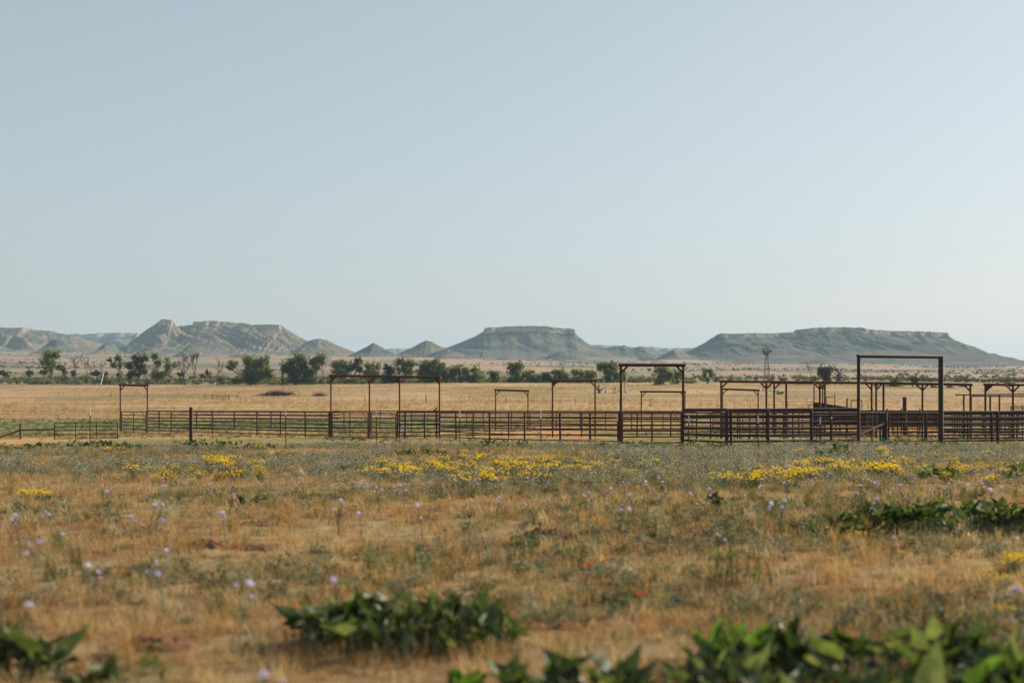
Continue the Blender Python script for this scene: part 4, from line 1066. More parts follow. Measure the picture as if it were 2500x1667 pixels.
def scatter(name, label, src, P, rot, scl, idx):
    me = bpy.data.meshes.new(name)
    me.vertices.add(len(P)); me.vertices.foreach_set('co', np.asarray(P, np.float32).ravel())
    a = me.attributes.new('rot', 'FLOAT_VECTOR', 'POINT'); a.data.foreach_set('vector', np.asarray(rot, np.float32).ravel())
    a = me.attributes.new('scl', 'FLOAT', 'POINT'); a.data.foreach_set('value', np.asarray(scl, np.float32))
    a = me.attributes.new('idx', 'INT', 'POINT'); a.data.foreach_set('value', np.asarray(idx, np.int32))
    o = bpy.data.objects.new(name, me); col.objects.link(o)
    ng = bpy.data.node_groups.new('scatter_' + name, 'GeometryNodeTree')
    ng.interface.new_socket('Geometry', in_out='INPUT', socket_type='NodeSocketGeometry')
    ng.interface.new_socket('Geometry', in_out='OUTPUT', socket_type='NodeSocketGeometry')
    N = ng.nodes; L = ng.links
    gi = N.new('NodeGroupInput'); go = N.new('NodeGroupOutput')
    ip = N.new('GeometryNodeInstanceOnPoints'); ci = N.new('GeometryNodeCollectionInfo')
    ci.inputs['Collection'].default_value = src
    ci.inputs['Separate Children'].default_value = True
    ci.inputs['Reset Children'].default_value = True
    def attr(nm, ty):
        n = N.new('GeometryNodeInputNamedAttribute'); n.data_type = ty; n.inputs[0].default_value = nm
        return n.outputs[0]
    L.new(gi.outputs[0], ip.inputs['Points']); L.new(ci.outputs[0], ip.inputs['Instance'])
    ip.inputs['Pick Instance'].default_value = True
    L.new(attr('idx', 'INT'), ip.inputs['Instance Index'])
    L.new(attr('rot', 'FLOAT_VECTOR'), ip.inputs['Rotation'])
    L.new(attr('scl', 'FLOAT'), ip.inputs['Scale'])
    L.new(ip.outputs[0], go.inputs[0])
    md = o.modifiers.new('scatter', 'NODES'); md.node_group = ng
    return tag(o, label, None, None, 'stuff')

def clump_mesh(name, mats, n, h, spread, width, seed, lean=.5, leafy=0, leaf_len=.06, flowers=0, fl_size=.02, fl_mat=1, curl=.35, side=0):
    """a clump of thin blades (each two quads), with optional side leaves and flower heads"""
    r = random.Random(seed); V = []; Fs = []; mi = []
    for k in range(n):
        a = r.uniform(0, 2 * math.pi); rr = spread * math.sqrt(r.random())
        p = Vector((math.cos(a) * rr, math.sin(a) * rr, -.01))
        hh = h * r.uniform(.45, 1.1); a2 = r.uniform(0, 2 * math.pi); ln = lean * r.uniform(.1, 1)
        d = Vector((math.cos(a2) * ln, math.sin(a2) * ln, 1)).normalized()
        w = Vector((-d.y, d.x, 0)); w = w.normalized() if w.length > 1e-4 else Vector((1, 0, 0))
        w = (w * math.cos(r.uniform(-1, 1)) + Vector((0, 0, 0))) * width * r.uniform(.6, 1.3)
        m1 = p + d * hh * .55; d2 = (d + Vector((math.cos(a2), math.sin(a2), -.2)) * curl).normalized(); tip = m1 + d2 * hh * .5
        b = len(V); V += [p - w * .5, p + w * .5, m1 + w * .45, m1 - w * .45, tip]
        Fs += [(b, b + 1, b + 2, b + 3), (b + 3, b + 2, b + 4)]; mi += [0, 0]
        for q in range(leafy):
            t = r.uniform(.1, .95); c = p.lerp(m1, t / .55) if t < .55 else m1.lerp(tip, (t - .55) / .45)
            a3 = r.uniform(0, 2 * math.pi); u = Vector((math.cos(a3), math.sin(a3), r.uniform(-.1, .7))).normalized(); s = leaf_len * r.uniform(.6, 1.2)
            v = u.cross(Vector((0, 0, 1))).normalized() * s * .22
            b = len(V); V += [c, c + u * s * .5 + v, c + u * s, c + u * s * .5 - v]; Fs.append((b, b + 1, b + 2, b + 3)); mi.append(2 if len(mats) > 2 else 0)
        if k < flowers:
            for q in range(6):
                a3 = 2 * math.pi * q / 6 + r.uniform(-.2, .2); s = fl_size * r.uniform(.8, 1.2)
                u = Vector((math.cos(a3), math.sin(a3), r.uniform(.1, .7))).normalized(); v = u.cross(Vector((0, 0, 1))).normalized() * s * .42
                b = len(V); V += [tip, tip + u * s * .6 + v, tip + u * s, tip + u * s * .6 - v]; Fs.append((b, b + 1, b + 2, b + 3)); mi.append(fl_mat)
    me = mesh_np(name, V, Fs)
    for m in mats: me.materials.append(MATS[m])
    me.polygons.foreach_set('material_index', np.array(mi, np.int32))
    return me

def pts_in_view(n, d0, d1, seed, power=1.0, margin=.40, extra=1.5):
    """random ground points in the wedge the camera looks at, even per square metre when power = 1, denser near when < 1"""
    r = np.random.default_rng(seed)
    u = r.random(n)
    d = (d0 ** (2 * power) + u * (d1 ** (2 * power) - d0 ** (2 * power))) ** (1 / (2 * power))
    x = (r.random(n) * 2 - 1) * (d * margin + extra)
    return x, d

def finish(name, label, src, x, d, seed, s0, s1, nsrc, tilt=.12, lift=0.0, weights=None):
    r = np.random.default_rng(seed + 999)
    n = len(x)
    P = np.stack([x, d, G(x, d) + lift], -1)
    rot = np.stack([r.normal(size=n) * tilt, r.normal(size=n) * tilt, r.random(n) * 6.283], -1)
    scl = s0 + (s1 - s0) * r.random(n) ** 1.5
    idx = r.integers(0, nsrc, n) if weights is None else r.choice(nsrc, n, p=np.array(weights) / sum(weights))
    return scatter(name, label, src, P, rot, scl, idx)

def pix(x, d): return 1250 + F * x / d, HOR + F * (CZ - G(x, d)) / d

dry = source_collection('source_dry_grass', [clump_mesh('dry_grass_clump', ['grass_dry'], 26, .17 + .03 * i, .13, .007, 10 + i, .75) for i in range(4)]
                        + [clump_mesh('dry_grass_clump', ['straw'], 12, .24, .08, .005, 20 + i, .6) for i in range(2)]
                        + [clump_mesh('dry_grass_clump', ['grass_dry'], 30, .09, .16, .010, 24 + i, 1.3) for i in range(2)])
green = source_collection('source_green_forb', [clump_mesh('green_forb_clump', ['grass_green', 'grass_green', 'forb'], 12, .12 + .04 * i, .12, .008, 30 + i, .8, 6, .055) for i in range(4)]
                          + [clump_mesh('green_forb_clump', ['grass_green'], 28, .12, .14, .009, 36 + i, 1.0) for i in range(2)])
flow = source_collection('source_flower', [clump_mesh('flower_clump', ['stem', 'petal_pale', 'forb'], 9, .26 + .05 * i, .14, .006, 40 + i, .55, 7, .055, 5, .020) for i in range(3)]
                         + [clump_mesh('flower_clump', ['stem', 'petal_lavender', 'forb'], 8, .3, .13, .006, 46 + i, .5, 7, .055, 4, .022) for i in range(2)])

tuft = source_collection('source_bunch_grass', [clump_mesh('bunch_grass', [m], 55, .32 + .05 * i, .07, .006, 60 + i, .55, curl=.6) for i, m in enumerate(['straw', 'grass_dry', 'grass_dry', 'grass_green'])])
def cover():
    x, d = pts_in_view(1300, 6, 70, 15, .7)
    n = fbm(x * .35, d * .35, 191, 3); keep = rng.random(len(x)) < np.clip((n - .42) * 5, .05, 1)
    finish('bunch_grass', 'taller bunches of pale grass standing in the near field', tuft, x[keep], d[keep], 16, .55, 1.35, 4)
    # orange-tan dry grass: thick on the left and in the middle, thinner and greener to the right
    x, d = pts_in_view(46000, 5.5, 72, 1, .62)
    n = fbm(x * .30, d * .30, 101, 3); px, py = pix(x, d)
    side = np.clip((px - 900) / 1600, 0, 1)
    keep = rng.random(len(x)) < np.clip(1.5 - 1.9 * np.abs(n - .5) - .35 * side, .25, 1)
    finish('dry_grass', 'short dry tan grass covering the near field', dry, x[keep], d[keep], 2, .40, 1.10, 8, weights=[3, 3, 1.5, 1.5, 1.2, 1.2, 5, 5])
    # green forbs between it
    x, d = pts_in_view(24000, 5.5, 74, 3, .7)
    n = fbm(x * .22, d * .22, 111, 4); px, py = pix(x, d)
    side = np.clip((px - 700) / 1500, 0, 1)
    band = np.exp(-((py - 1380) / 90) ** 2) * .25 + np.clip((1230 - py) / 60, 0, 1) * .25
    keep = rng.random(len(x)) < np.clip((n - .43) * 6 + side * .7 + band - .12, .04, 1)
    finish('green_forbs', 'low grey green weeds growing through the dry grass', green, x[keep], d[keep], 4, .6, 1.35, 6)
    # pale and lavender flowers massed in front of the corral
    x, d = pts_in_view(26000, 24, 75, 5, 1.0)
    px, py = pix(x, d); n = fbm(x * .12, d * .10, 121, 4)
    dens = np.clip((1225 - py) / 90, 0, 1) * np.clip((n - .38) * 3.4, .04, .75)
    dens *= np.where(px < 700, np.clip((py - 1085) / 25, .12, 1) * .9, 1)
    keep = rng.random(len(x)) < dens
    finish('wildflowers', 'pale lavender wildflowers massed in front of the corral', flow, x[keep], d[keep], 6, .6, 1.15, 5, weights=[3, 3, 3, .9, .9])
    x, d = pts_in_view(9000, 20, 60, 17, 1.0)
    px, py = pix(x, d); n = fbm(x * .25, d * .2, 201, 3)
    dens = np.exp(-((py - 1165) / 38) ** 2) * np.clip((n - .45) * 5, 0, 1) * np.clip((px - 250) / 700, .25, 1)
    keep = rng.random(len(x)) < dens * .55
    finish('lavender_specks', 'small lavender flowers sprinkled through the middle of the meadow', flow, x[keep], d[keep], 18, .7, 1.05, 5, weights=[.4, .4, .4, 3, 3])
    # grass of the pens and the far field
    x, d = pts_in_view(26000, 76, 190, 7, .8)
    n = fbm(x * .08, d * .05, 131, 4)
    keep = rng.random(len(x)) < np.clip((n - .50) * 4 + np.clip((d - 125) / 25, 0, 1) * .8, .03, .95) * np.where((x < 2) & (d > 112) & (d < 168), .25, 1)
    finish('pen_grass', 'sparse dry grass in the pens and just behind them', dry, x[keep], d[keep], 8, .9, 1.7, 8, weights=[3, 3, 2, 2, .6, .6, 2, 2])
    x, d = pts_in_view(14000, 74, 160, 9, .9)
    n = fbm(x * .07, d * .06, 141, 4)
    keep = rng.random(len(x)) < np.clip((n - .5) * 5, np.where((x < 2) & (d > 112) & (d < 165), .6, 0), .9)
    finish('pen_weeds', 'green weeds scattered through the pens', green, x[keep], d[keep], 10, 1.0, 2.0, 6)
    x, d = pts_in_view(34000, 180, 600, 11, .75)
    n = fbm(x * .03, d * .012, 151, 4)
    keep = rng.random(len(x)) < np.clip((n - .36) * 4, .15, 1)
    finish('field_grass', 'taller golden grass of the far field', dry, x[keep], d[keep], 12, 1.6, 3.6, 8, weights=[3, 3, 2, 2, 1, 1, 1, 1])
cover()

# scrub band behind the field, and dots of brush on the plain
def bush_mesh(name, m, seed, hw, hh, n_per=7, size=.22):
    V, Q = leaf_cloud([(Vector((0, 0, hh * .8)), hw, hw, hh), (Vector((hw * .6, .1, hh * .5)), hw * .6, hw * .6, hh * .6)], n_per, size, seed, .4)
    V[:, 2] = np.maximum(V[:, 2], -.1)
    me = mesh_np(name, V, Q); me.materials.append(MATS[m]); return me
scr = source_collection('source_scrub', [bush_mesh('scrub_bush', m, i, 1.1, .75) for i, m in enumerate(['scrub', 'scrub', 'scrub', 'cottonwood_brown', 'juniper', 'cottonwood'])])
def scrub():
    x, d = pts_in_view(3600, 606, 800, 21, 1.0, .42)
    n = fbm(x * .02, d * .02, 161, 3)
    keep = rng.random(len(x)) < np.clip((n - .3) * 3, .1, 1)
    finish('brush', 'low grey green brush along the tree line', scr, x[keep], d[keep], 22, .5, 1.5, 6, .1, 0, [5, 5, 4, 1.5, .4, .8])
    r_ = np.random.default_rng(77); d = 603 + 26 * r_.random(420); px = np.concatenate([r_.uniform(560, 1560, 330), r_.uniform(60, 480, 90)]); x = (px - 1250) / F * d
    finish('tree_line_brush', 'green undergrowth joining the trees at the field edge', scr, x, d, 26, .7, 1.9, 6, .1, 0, [2, 2, 1, 2, 1, 6])
    x, d = pts_in_view(9000, 800, 3000, 23, .9, .42)
    n = fbm(x * .004, d * .003, 171, 4); px, py = pix(x, d)
    keep = rng.random(len(x)) < np.clip((n - .48) * 4 + .25 * np.clip((px - 1400) / 600, 0, 1), .01, .8)
    finish('plain_scrub', 'dots of scrub scattered over the far plain', scr, x[keep], d[keep], 24, .7, 1.9, 6, .1, 0, [5, 5, 5, 2, 1.0, .3])
scrub()

# ------------------------------------------------------------------ buffalo gourd plants: big upright folded leaves
def gourd_leaf_mesh(seed, m):
    """triangular leaf, folded along its midrib and curling at the tip; lies along +x, unit length"""
    r = random.Random(seed)
    nx = 8; V = []; Fs = []
    fold = r.uniform(.25, .6); curl = r.uniform(-.25, .35); wave = r.uniform(.02, .05); ph = r.uniform(0, 6)
    for i in range(nx + 1):
        t = i / nx
        w = .37 * (1 - t) ** .8 * min(1, (t + .10) / .18) if t < 1 else 0
        zc = curl * t * t
        for j, s in enumerate((-1, -.5, 0, .5, 1)):
            V.append((t + (-.10 * abs(s) if t < .05 else 0), s * w, zc + abs(s) * w * fold * 1.4 + wave * math.sin(9 * t + 3 * s + ph)))
    for i in range(nx):
        for j in range(4):
            a = i * 5 + j; Fs.append((a, a + 5, a + 6, a + 1))
    me = mesh_np('leaf', V, Fs, True); me.materials.append(MATS[m]); return me
LEAVES = [gourd_leaf_mesh(i, 'gourd_leaf') for i in range(7)] + [gourd_leaf_mesh(20 + i, 'green_shoot') for i in range(1)]

def gourd_plant(label, cx, row_c, w_px, seed, n, lift_px=0, leaf_len=.24, parts=True, group=None, depth=.55, h=.22, stalks=True, young=.04):
    r = random.Random(seed); d = d_of_row(row_c); s = d / F
    g = at(cx, d); W = w_px * s
    e = empty('gourd_plant', g, label, 'leafy plant', group)
    Vj = []; Fj = []; st = MB()
    for k in range(n):
        x = r.uniform(-.5, .5) * W; y = r.uniform(-.5, .5) * depth * min(W, 2.2)
        if (x / (W * .5)) ** 2 + (y / (depth * min(W, 2.2) * .5)) ** 2 > 1: x *= .7; y *= .6
        z = Gs(g.x + x, g.y + y) - g.z
        top = h * r.uniform(.25, 1.0) * (1 - .45 * (2 * abs(x) / W) ** 2)
        a = r.uniform(0, 2 * math.pi); pitch = r.choice([r.uniform(-.35, .35), r.uniform(.1, .7), r.uniform(.4, 1.15)])
        L = leaf_len * r.uniform(.45, 1.2); wy = r.uniform(.55, 1.15)
        foot = Vector((x, y, z)); neck = foot + Vector((math.cos(a) * .04, math.sin(a) * .04, top))
        q = Quaternion((0, 0, 1), a) @ Quaternion((0, 1, 0), -pitch) @ Quaternion((1, 0, 0), r.uniform(-.5, .5))
        me = LEAVES[7] if r.random() < young else LEAVES[r.randrange(7)]
        if parts:
            o = bpy.data.objects.new('leaf', me); col.objects.link(o); o.parent = e
            o.location = neck; o.rotation_mode = 'QUATERNION'; o.rotation_quaternion = q; o.scale = (L, L * wy, L)
        else:
            M = Matrix.Translation(neck) @ q.to_matrix().to_4x4() @ Matrix.Scale(L, 4)
            b = len(Vj); Vj += [tuple(M @ v.co) for v in me.vertices]; Fj += [tuple(i + b for i in p.vertices) for p in me.polygons]
        if stalks: st.tube([foot - Vector((0, 0, .03)), foot.lerp(neck, .6) + Vector((0, 0, .01)), neck], [.007, .006, .005], 4, False)
    if not parts:
        me = mesh_np('foliage', Vj, Fj, True); link('foliage', me, 'gourd_leaf', e)
    # trailing vines that carry the stalks
    for k in range(max(2, int(W / .7))):
        p = Vector((r.uniform(-.4, .4) * W, r.uniform(-.3, .3) * depth, 0)); dr = Vector((r.choice([-1, 1]), r.uniform(-.5, .5), 0)); pts = []
        for j in range(6):
            z = Gs(g.x + p.x, g.y + p.y) - g.z; pts.append(Vector((p.x, p.y, z + .02))); p = p + dr * .12 + Vector((0, r.uniform(-.05, .05), 0))
        st.tube(pts, .008, 5, False)
    st.build('stalks', 'gourd_stalk', e)
    return e
gourd_plant('big dark green leafy plant in the foreground left of centre', 995, 1578, 570, 1, 230, leaf_len=.21, h=.25, depth=.75, young=.04)
gourd_plant('leafy plant cut off by the lower left corner', 40, 1655, 230, 2, 60, leaf_len=.22, h=.22, depth=.6)
gourd_plant('small pair of upright leaves right of the corner plant', 215, 1690, 60, 3, 7, leaf_len=.22, h=.12)
gourd_plant('large dark leafy plant in the lower right corner', 2120, 1700, 920, 4, 260, leaf_len=.23, h=.20, depth=.85, young=.02)
gourd_plant('bright green leafy shoots left of the large corner plant', 1790, 1640, 240, 5, 30, leaf_len=.24, h=.16, young=.6)
gourd_plant('row of leaves rising from the bottom edge near the middle', 1400, 1725, 440, 6, 50, leaf_len=.23, h=.20, depth=.4)
gourd_plant('single bright green leaf at the bottom edge left of the middle', 1120, 1722, 60, 7, 6, leaf_len=.24, h=.15, young=1.0)
gourd_plant('long dark leafy plant at the right edge of the middle ground', 2300, 1300, 560, 8, 280, leaf_len=.24, h=.32, depth=.5)
gourd_plant('left tip of trailing leaves beside the long right edge plant', 2060, 1312, 140, 9, 26, leaf_len=.26, h=.2, depth=.5)
for i, (cx, rc, w, n, h, words) in enumerate([
        (200, 1100, 330, 150, .34, 'long strip of dark leaves left of the heavy post'), (30, 1102, 120, 40, .25, 'small strip of dark leaves at the left edge'),
        (500, 1098, 150, 90, .42, 'dense dark leaf clump at the foot of the heavy post'), (620, 1100, 110, 40, .25, 'thin leaf strip right of the heavy post'),
        (850, 1080, 110, 50, .3, 'leaf patch under the left bay of the four post frame'), (950, 1084, 60, 24, .25, 'small leaf patch under the middle bay of the four post frame'),
        (1030, 1115, 150, 70, .25, 'flat dark leaf patch left of the yellow flower band'), (1210, 1098, 200, 110, .42, 'grey green leaf patch left of the centre frame'),
        (1530, 1100, 200, 110, .4, 'dark leaf patch at the left foot of the centre frame'), (1710, 1102, 140, 80, .4, 'dark leaf patch right of the centre frame'),
        (2200, 1092, 170, 100, .45, 'dark leaf patch beside the thick post of the big frame'), (2330, 1094, 90, 30, .25, 'thin leaf patch right of the big dark frame'),
        (2020, 1124, 60, 40, .75, 'tall dark plant in front of the diagonal brace'), (2050, 1118, 50, 24, .4, 'small leafy plant right of the tall dark one'),
        (2290, 1184, 130, 50, .3, 'leaf patch below the right yellow flowers'), (2490, 1182, 80, 30, .45, 'dark leaves at the right edge above the long plant'),
        (1730, 1255, 70, 14, .24, 'small upright green plant in the dry grass right of centre'), (620, 1235, 50, 7, .18, 'small blue green plant in the dry grass at the left')]):
    gourd_plant(words, cx, rc, w, 40 + i, n, leaf_len=.22, parts=False, h=h, depth=.55, stalks=False)

def shoot(label, px, row, h, n, seed, w=.15):
    r = random.Random(seed); d = d_of_row(row); g = at(px, d); e = empty('green_weed', g, label, 'weed', 'bright green weeds in the grass')
    b = MB(); lf = []
    for k in range(n):
        p = Vector((r.uniform(-w, w), r.uniform(-w, w), -.02)); q = p + Vector((r.uniform(-.08, .08), r.uniform(-.08, .08), h * r.uniform(.6, 1.1)))
        b.tube([p, q], [.005, .003], 4, False)
        for j in range(9):
            c = p.lerp(q, r.uniform(.2, 1)); a = r.uniform(0, 6.28); u = Vector((math.cos(a), math.sin(a), r.uniform(.1, .9))).normalized(); v = u.cross(Vector((0, 0, 1))).normalized()
            s = r.uniform(.03, .07); lf.append([c, c + u * s * .5 + v * s * .3, c + u * s, c + u * s * .5 - v * s * .3])
    b.build('stems', 'stem', e)
    m = MB()
    for L in lf: m.add(L, [(0, 1, 2, 3)])
    m.build('foliage', 'green_shoot', e)
for a in [('bright green weed left of the two in the middle ground', 1277, 1356, .34, 8, 1), ('bright green weed right of its neighbour in the middle ground', 1386, 1382, .30, 8, 2), ('broad bright green weed right of the middle', 1800, 1425, .42, 22, 3, .32),
          ('low green weed left of the middle', 985, 1385, .16, 6, 4), ('pale green weed near the bottom left', 340, 1650, .2, 9, 5, .2), ('small green weed on the right of the dirt mound', 1514, 1292, .26, 5, 6)]:
    shoot(*a)

# ------------------------------------------------------------------ flowers that can be told apart
def head_mesh(name, petals, R0, mat_p, mat_c, seed, dome=.4, layers=2):
    r = random.Random(seed); V = []; Fs = []; mi = []
    for ly in range(layers):
        for k in range(petals):
            a = 2 * math.pi * (k + .5 * ly) / petals + r.uniform(-.12, .12); el = .25 + dome * ly + r.uniform(-.15, .15)
            u = Vector((math.cos(a) * math.cos(el), math.sin(a) * math.cos(el), math.sin(el))); v = Vector((-math.sin(a), math.cos(a), 0))
            L = R0 * r.uniform(.8, 1.15); b = len(V)
            V += [u * L * .12, u * L * .6 + v * L * .24, u * L, u * L * .6 - v * L * .24]; Fs.append((b, b + 1, b + 2, b + 3)); mi.append(0)
    b = len(V); nn = 7
    V += [Vector((math.cos(2 * math.pi * k / nn) * R0 * .22, math.sin(2 * math.pi * k / nn) * R0 * .22, R0 * .1)) for k in range(nn)] + [Vector((0, 0, R0 * .22))]
    for k in range(nn): Fs.append((b + k, b + (k + 1) % nn, b + nn)); mi.append(1)
    me = mesh_np(name, V, Fs); me.materials.append(MATS[mat_p]); me.materials.append(MATS[mat_c]); me.polygons.foreach_set('material_index', np.array(mi, np.int32)); return me
LAV = [head_mesh('flower_head', 10, .042, 'petal_lavender', 'petal_pale', i, .55, 3) for i in range(3)]
YEL = [head_mesh('flower_head', 8, .036, 'petal_yellow', 'petal_yellow', 10 + i) for i in range(3)]
RED = [head_mesh('flower_head', 9, .026, 'petal_red', 'petal_yellow', 20 + i) for i in range(2)]
def stem_mesh(h, seed, leaves=14):
    r = random.Random(seed); b = MB(); lean = Vector((r.uniform(-.08, .08), r.uniform(-.08, .08), 0))
    b.tube([(0, 0, -.03), Vector((0, 0, h * .5)) + lean * .4, Vector((0, 0, h)) + lean], [.006, .005, .004], 5, False)
    for k in range(leaves):
        t = r.uniform(.08, .92); c = Vector((0, 0, h * t)) + lean * t * t; a = r.uniform(0, 6.28); u = Vector((math.cos(a), math.sin(a), r.uniform(.0, .6))).normalized(); v = u.cross(Vector((0, 0, 1))).normalized(); s = r.uniform(.04, .075) * (1.1 - .4 * t)
        b.add([c, c + u * s * .5 + v * s * .16, c + u * s, c + u * s * .5 - v * s * .16], [(0, 1, 2, 3)])
    me = mesh_np('stem', b.v, b.f); me.materials.append(MATS['forb']); return me, lean
STEMS = [stem_mesh(.36, i, 20) for i in range(5)]
def lavender(px, py, label, group, seed, s=1.0):
    r = random.Random(seed); k = r.randrange(5); h = .36 * s; d = d_of_row(py, h + .02); g = at(px, d)
    e = empty('lavender_flower', g, label, 'flower', group)
    o = bpy.data.objects.new('stem', STEMS[k][0]); col.objects.link(o); o.parent = e; o.scale = (s, s, s)
    o = bpy.data.objects.new('flower_head', LAV[r.randrange(3)]); col.objects.link(o); o.parent = e
    o.location = (STEMS[k][1] * s + Vector((0, 0, h))); o.rotation_euler = (r.uniform(-.3, .3), r.uniform(-.3, .3), r.uniform(0, 6)); q = s * r.uniform(.75, 1.15); o.scale = (q, q, q * r.uniform(.7, 1.1))
    for j in range(r.choice([0, 1, 2, 2])):
        a = r.uniform(0, 6.28); root = STEMS[k][1] * s * .4 + Vector((0, 0, h * r.uniform(.4, .6))); tip = root + Vector((math.cos(a) * .07, math.sin(a) * .07, h * r.uniform(.25, .5)))
        b = MB(); b.tube([root, tip], [.004, .003], 4, False); b.build('side_stem', 'stem', e)
        o = bpy.data.objects.new('flower_head', LAV[r.randrange(3)]); col.objects.link(o); o.parent = e
        o.location = tip; o.rotation_euler = (r.uniform(-.6, .6), r.uniform(-.6, .6), r.uniform(0, 6)); q = s * r.uniform(.4, .8); o.scale = (q, q, q)
def ZL(pts, ox): return [(ox + x / 2.6714, 1080 + y / 2.6714) for x, y in pts]
ORD = ('first second third fourth fifth sixth seventh eighth ninth tenth eleventh twelfth thirteenth fourteenth fifteenth sixteenth seventeenth eighteenth nineteenth twentieth '
       'twenty-first twenty-second twenty-third twenty-fourth twenty-fifth twenty-sixth twenty-seventh twenty-eighth twenty-ninth thirtieth thirty-first').split()
near_left = ZL([(318, 445), (130, 490), (60, 535), (430, 590), (880, 490), (1080, 520), (185, 640), (240, 650), (1010, 400), (960, 408), (1480, 470), (1478, 348), (985, 775), (1075, 800), (1107, 705), (620, 770), (25, 840), (120, 1025), (1552, 910), (683, 260), (720, 322), (985, 295), (1040, 295), (1350, 270), (1395, 262), (1970, 235), (1930, 262), (2195, 375), (2230, 890), (1780, 1510)], 0)
near_mid = ZL([(945, 385), (620, 405), (230, 440), (60, 378), (1090, 360), (240, 245), (340, 303), (440, 290), (500, 290), (610, 285), (1120, 238), (1320, 230), (1690, 345), (1725, 330), (1990, 345), (1865, 303), (1945, 255), (2050, 210), (2090, 255), (2180, 230), (1930, 410)], 800)
near_right = ZL([(1720, 285), (1750, 292), (1770, 268), (1855, 280), (1400, 320), (1300, 370), (1230, 425), (620, 380), (655, 370), (640, 405), (550, 300), (160, 320), (80, 345), (255, 575), (1190, 290), (1260, 250), (1280, 265), (1320, 280), (1530, 250), (2045, 325), (2220, 1000), (1365, 630), (1920, 300), (1990, 285), (885, 212), (975, 205), (690, 250), (380, 235), (1470, 300), (1210, 240)], 1660)
for lst, words, gr in [(near_left, 'lavender flower in the dry grass at the left', 'lavender flowers at the left'), (near_mid, 'lavender flower in the middle of the near field', 'lavender flowers in the middle'), (near_right, 'lavender flower in the greener grass at the right', 'lavender flowers at the right')]:
    for i, (px, py) in enumerate(sorted(lst)):
        lavender(px, py, ORD[i] + ' from the left: ' + words, gr, i + int(px), .75 + .5 * random.random())

def yellow_plant_meshes():
    out = []
    for sd_ in range(4):
        r = random.Random(900 + sd_); st = MB(); pos = []
        for k in range(22):
            a = r.uniform(0, 6.28); rr = .20 * math.sqrt(r.random()); top = Vector((math.cos(a) * rr * 1.3, math.sin(a) * rr * 1.3, r.uniform(.26, .42) - rr * .4))
            st.tube([(math.cos(a) * rr * .25, math.sin(a) * rr * .25, -.03), top * .55, top], [.005, .004, .003], 4, False); pos.append(top)
            for j in range(5):
                c = top * r.uniform(.15, .8); a2 = r.uniform(0, 6.28); u = Vector((math.cos(a2), math.sin(a2), r.uniform(0, .8))).normalized(); v = u.cross(Vector((0, 0, 1))).normalized(); s = r.uniform(.03, .06)
                st.add([c, c + u * s * .5 + v * s * .2, c + u * s, c + u * s * .5 - v * s * .2], [(0, 1, 2, 3)])
        sm_ = mesh_np('stems', st.v, st.f); sm_.materials.append(MATS['forb'])
        V = []; Fs = []; mi = []
        for p in pos:
            h = YEL[r.randrange(3)]; b = len(V); M = Matrix.Translation(p) @ Matrix.Rotation(r.uniform(-.5, .5), 4, 'X') @ Matrix.Rotation(r.uniform(0, 6), 4, 'Z')
            V += [tuple(M @ v.co) for v in h.vertices]; Fs += [tuple(i + b for i in q.vertices) for q in h.polygons]
        fm = mesh_np('flower_heads', V, Fs); fm.materials.append(MATS['petal_yellow'])
        out.append((sm_, fm, pos))
    return out
YP = yellow_plant_meshes()
def yellow(px, row, label, group, seed, s=1.0):
    r = random.Random(seed); d = d_of_row(row, .3 * s); g = at(px, d); e = empty('yellow_flower_plant', g, label, 'flower', group); a, b, pos = YP[r.randrange(4)]
    z = r.uniform(0, 6)
    if row > 1185:
        o = bpy.data.objects.new('stems', a); col.objects.link(o); o.parent = e; o.scale = (s, s, s)
        for q in pos:
            o = bpy.data.objects.new('flower_head', YEL[r.randrange(3)]); col.objects.link(o); o.parent = e; o.location = q * s; o.scale = (s, s, s); o.rotation_euler = (r.uniform(-.5, .5), r.uniform(-.5, .5), r.uniform(0, 6))
        return
    for nm, me in (('stems', a), ('flower_heads', b)):
        o = bpy.data.objects.new(nm, me); col.objects.link(o); o.parent = e; o.scale = (s, s, s); o.rotation_euler = (0, 0, z)
        if nm == 'flower_heads': o['kind'] = 'stuff'
rr_ = random.Random(5)
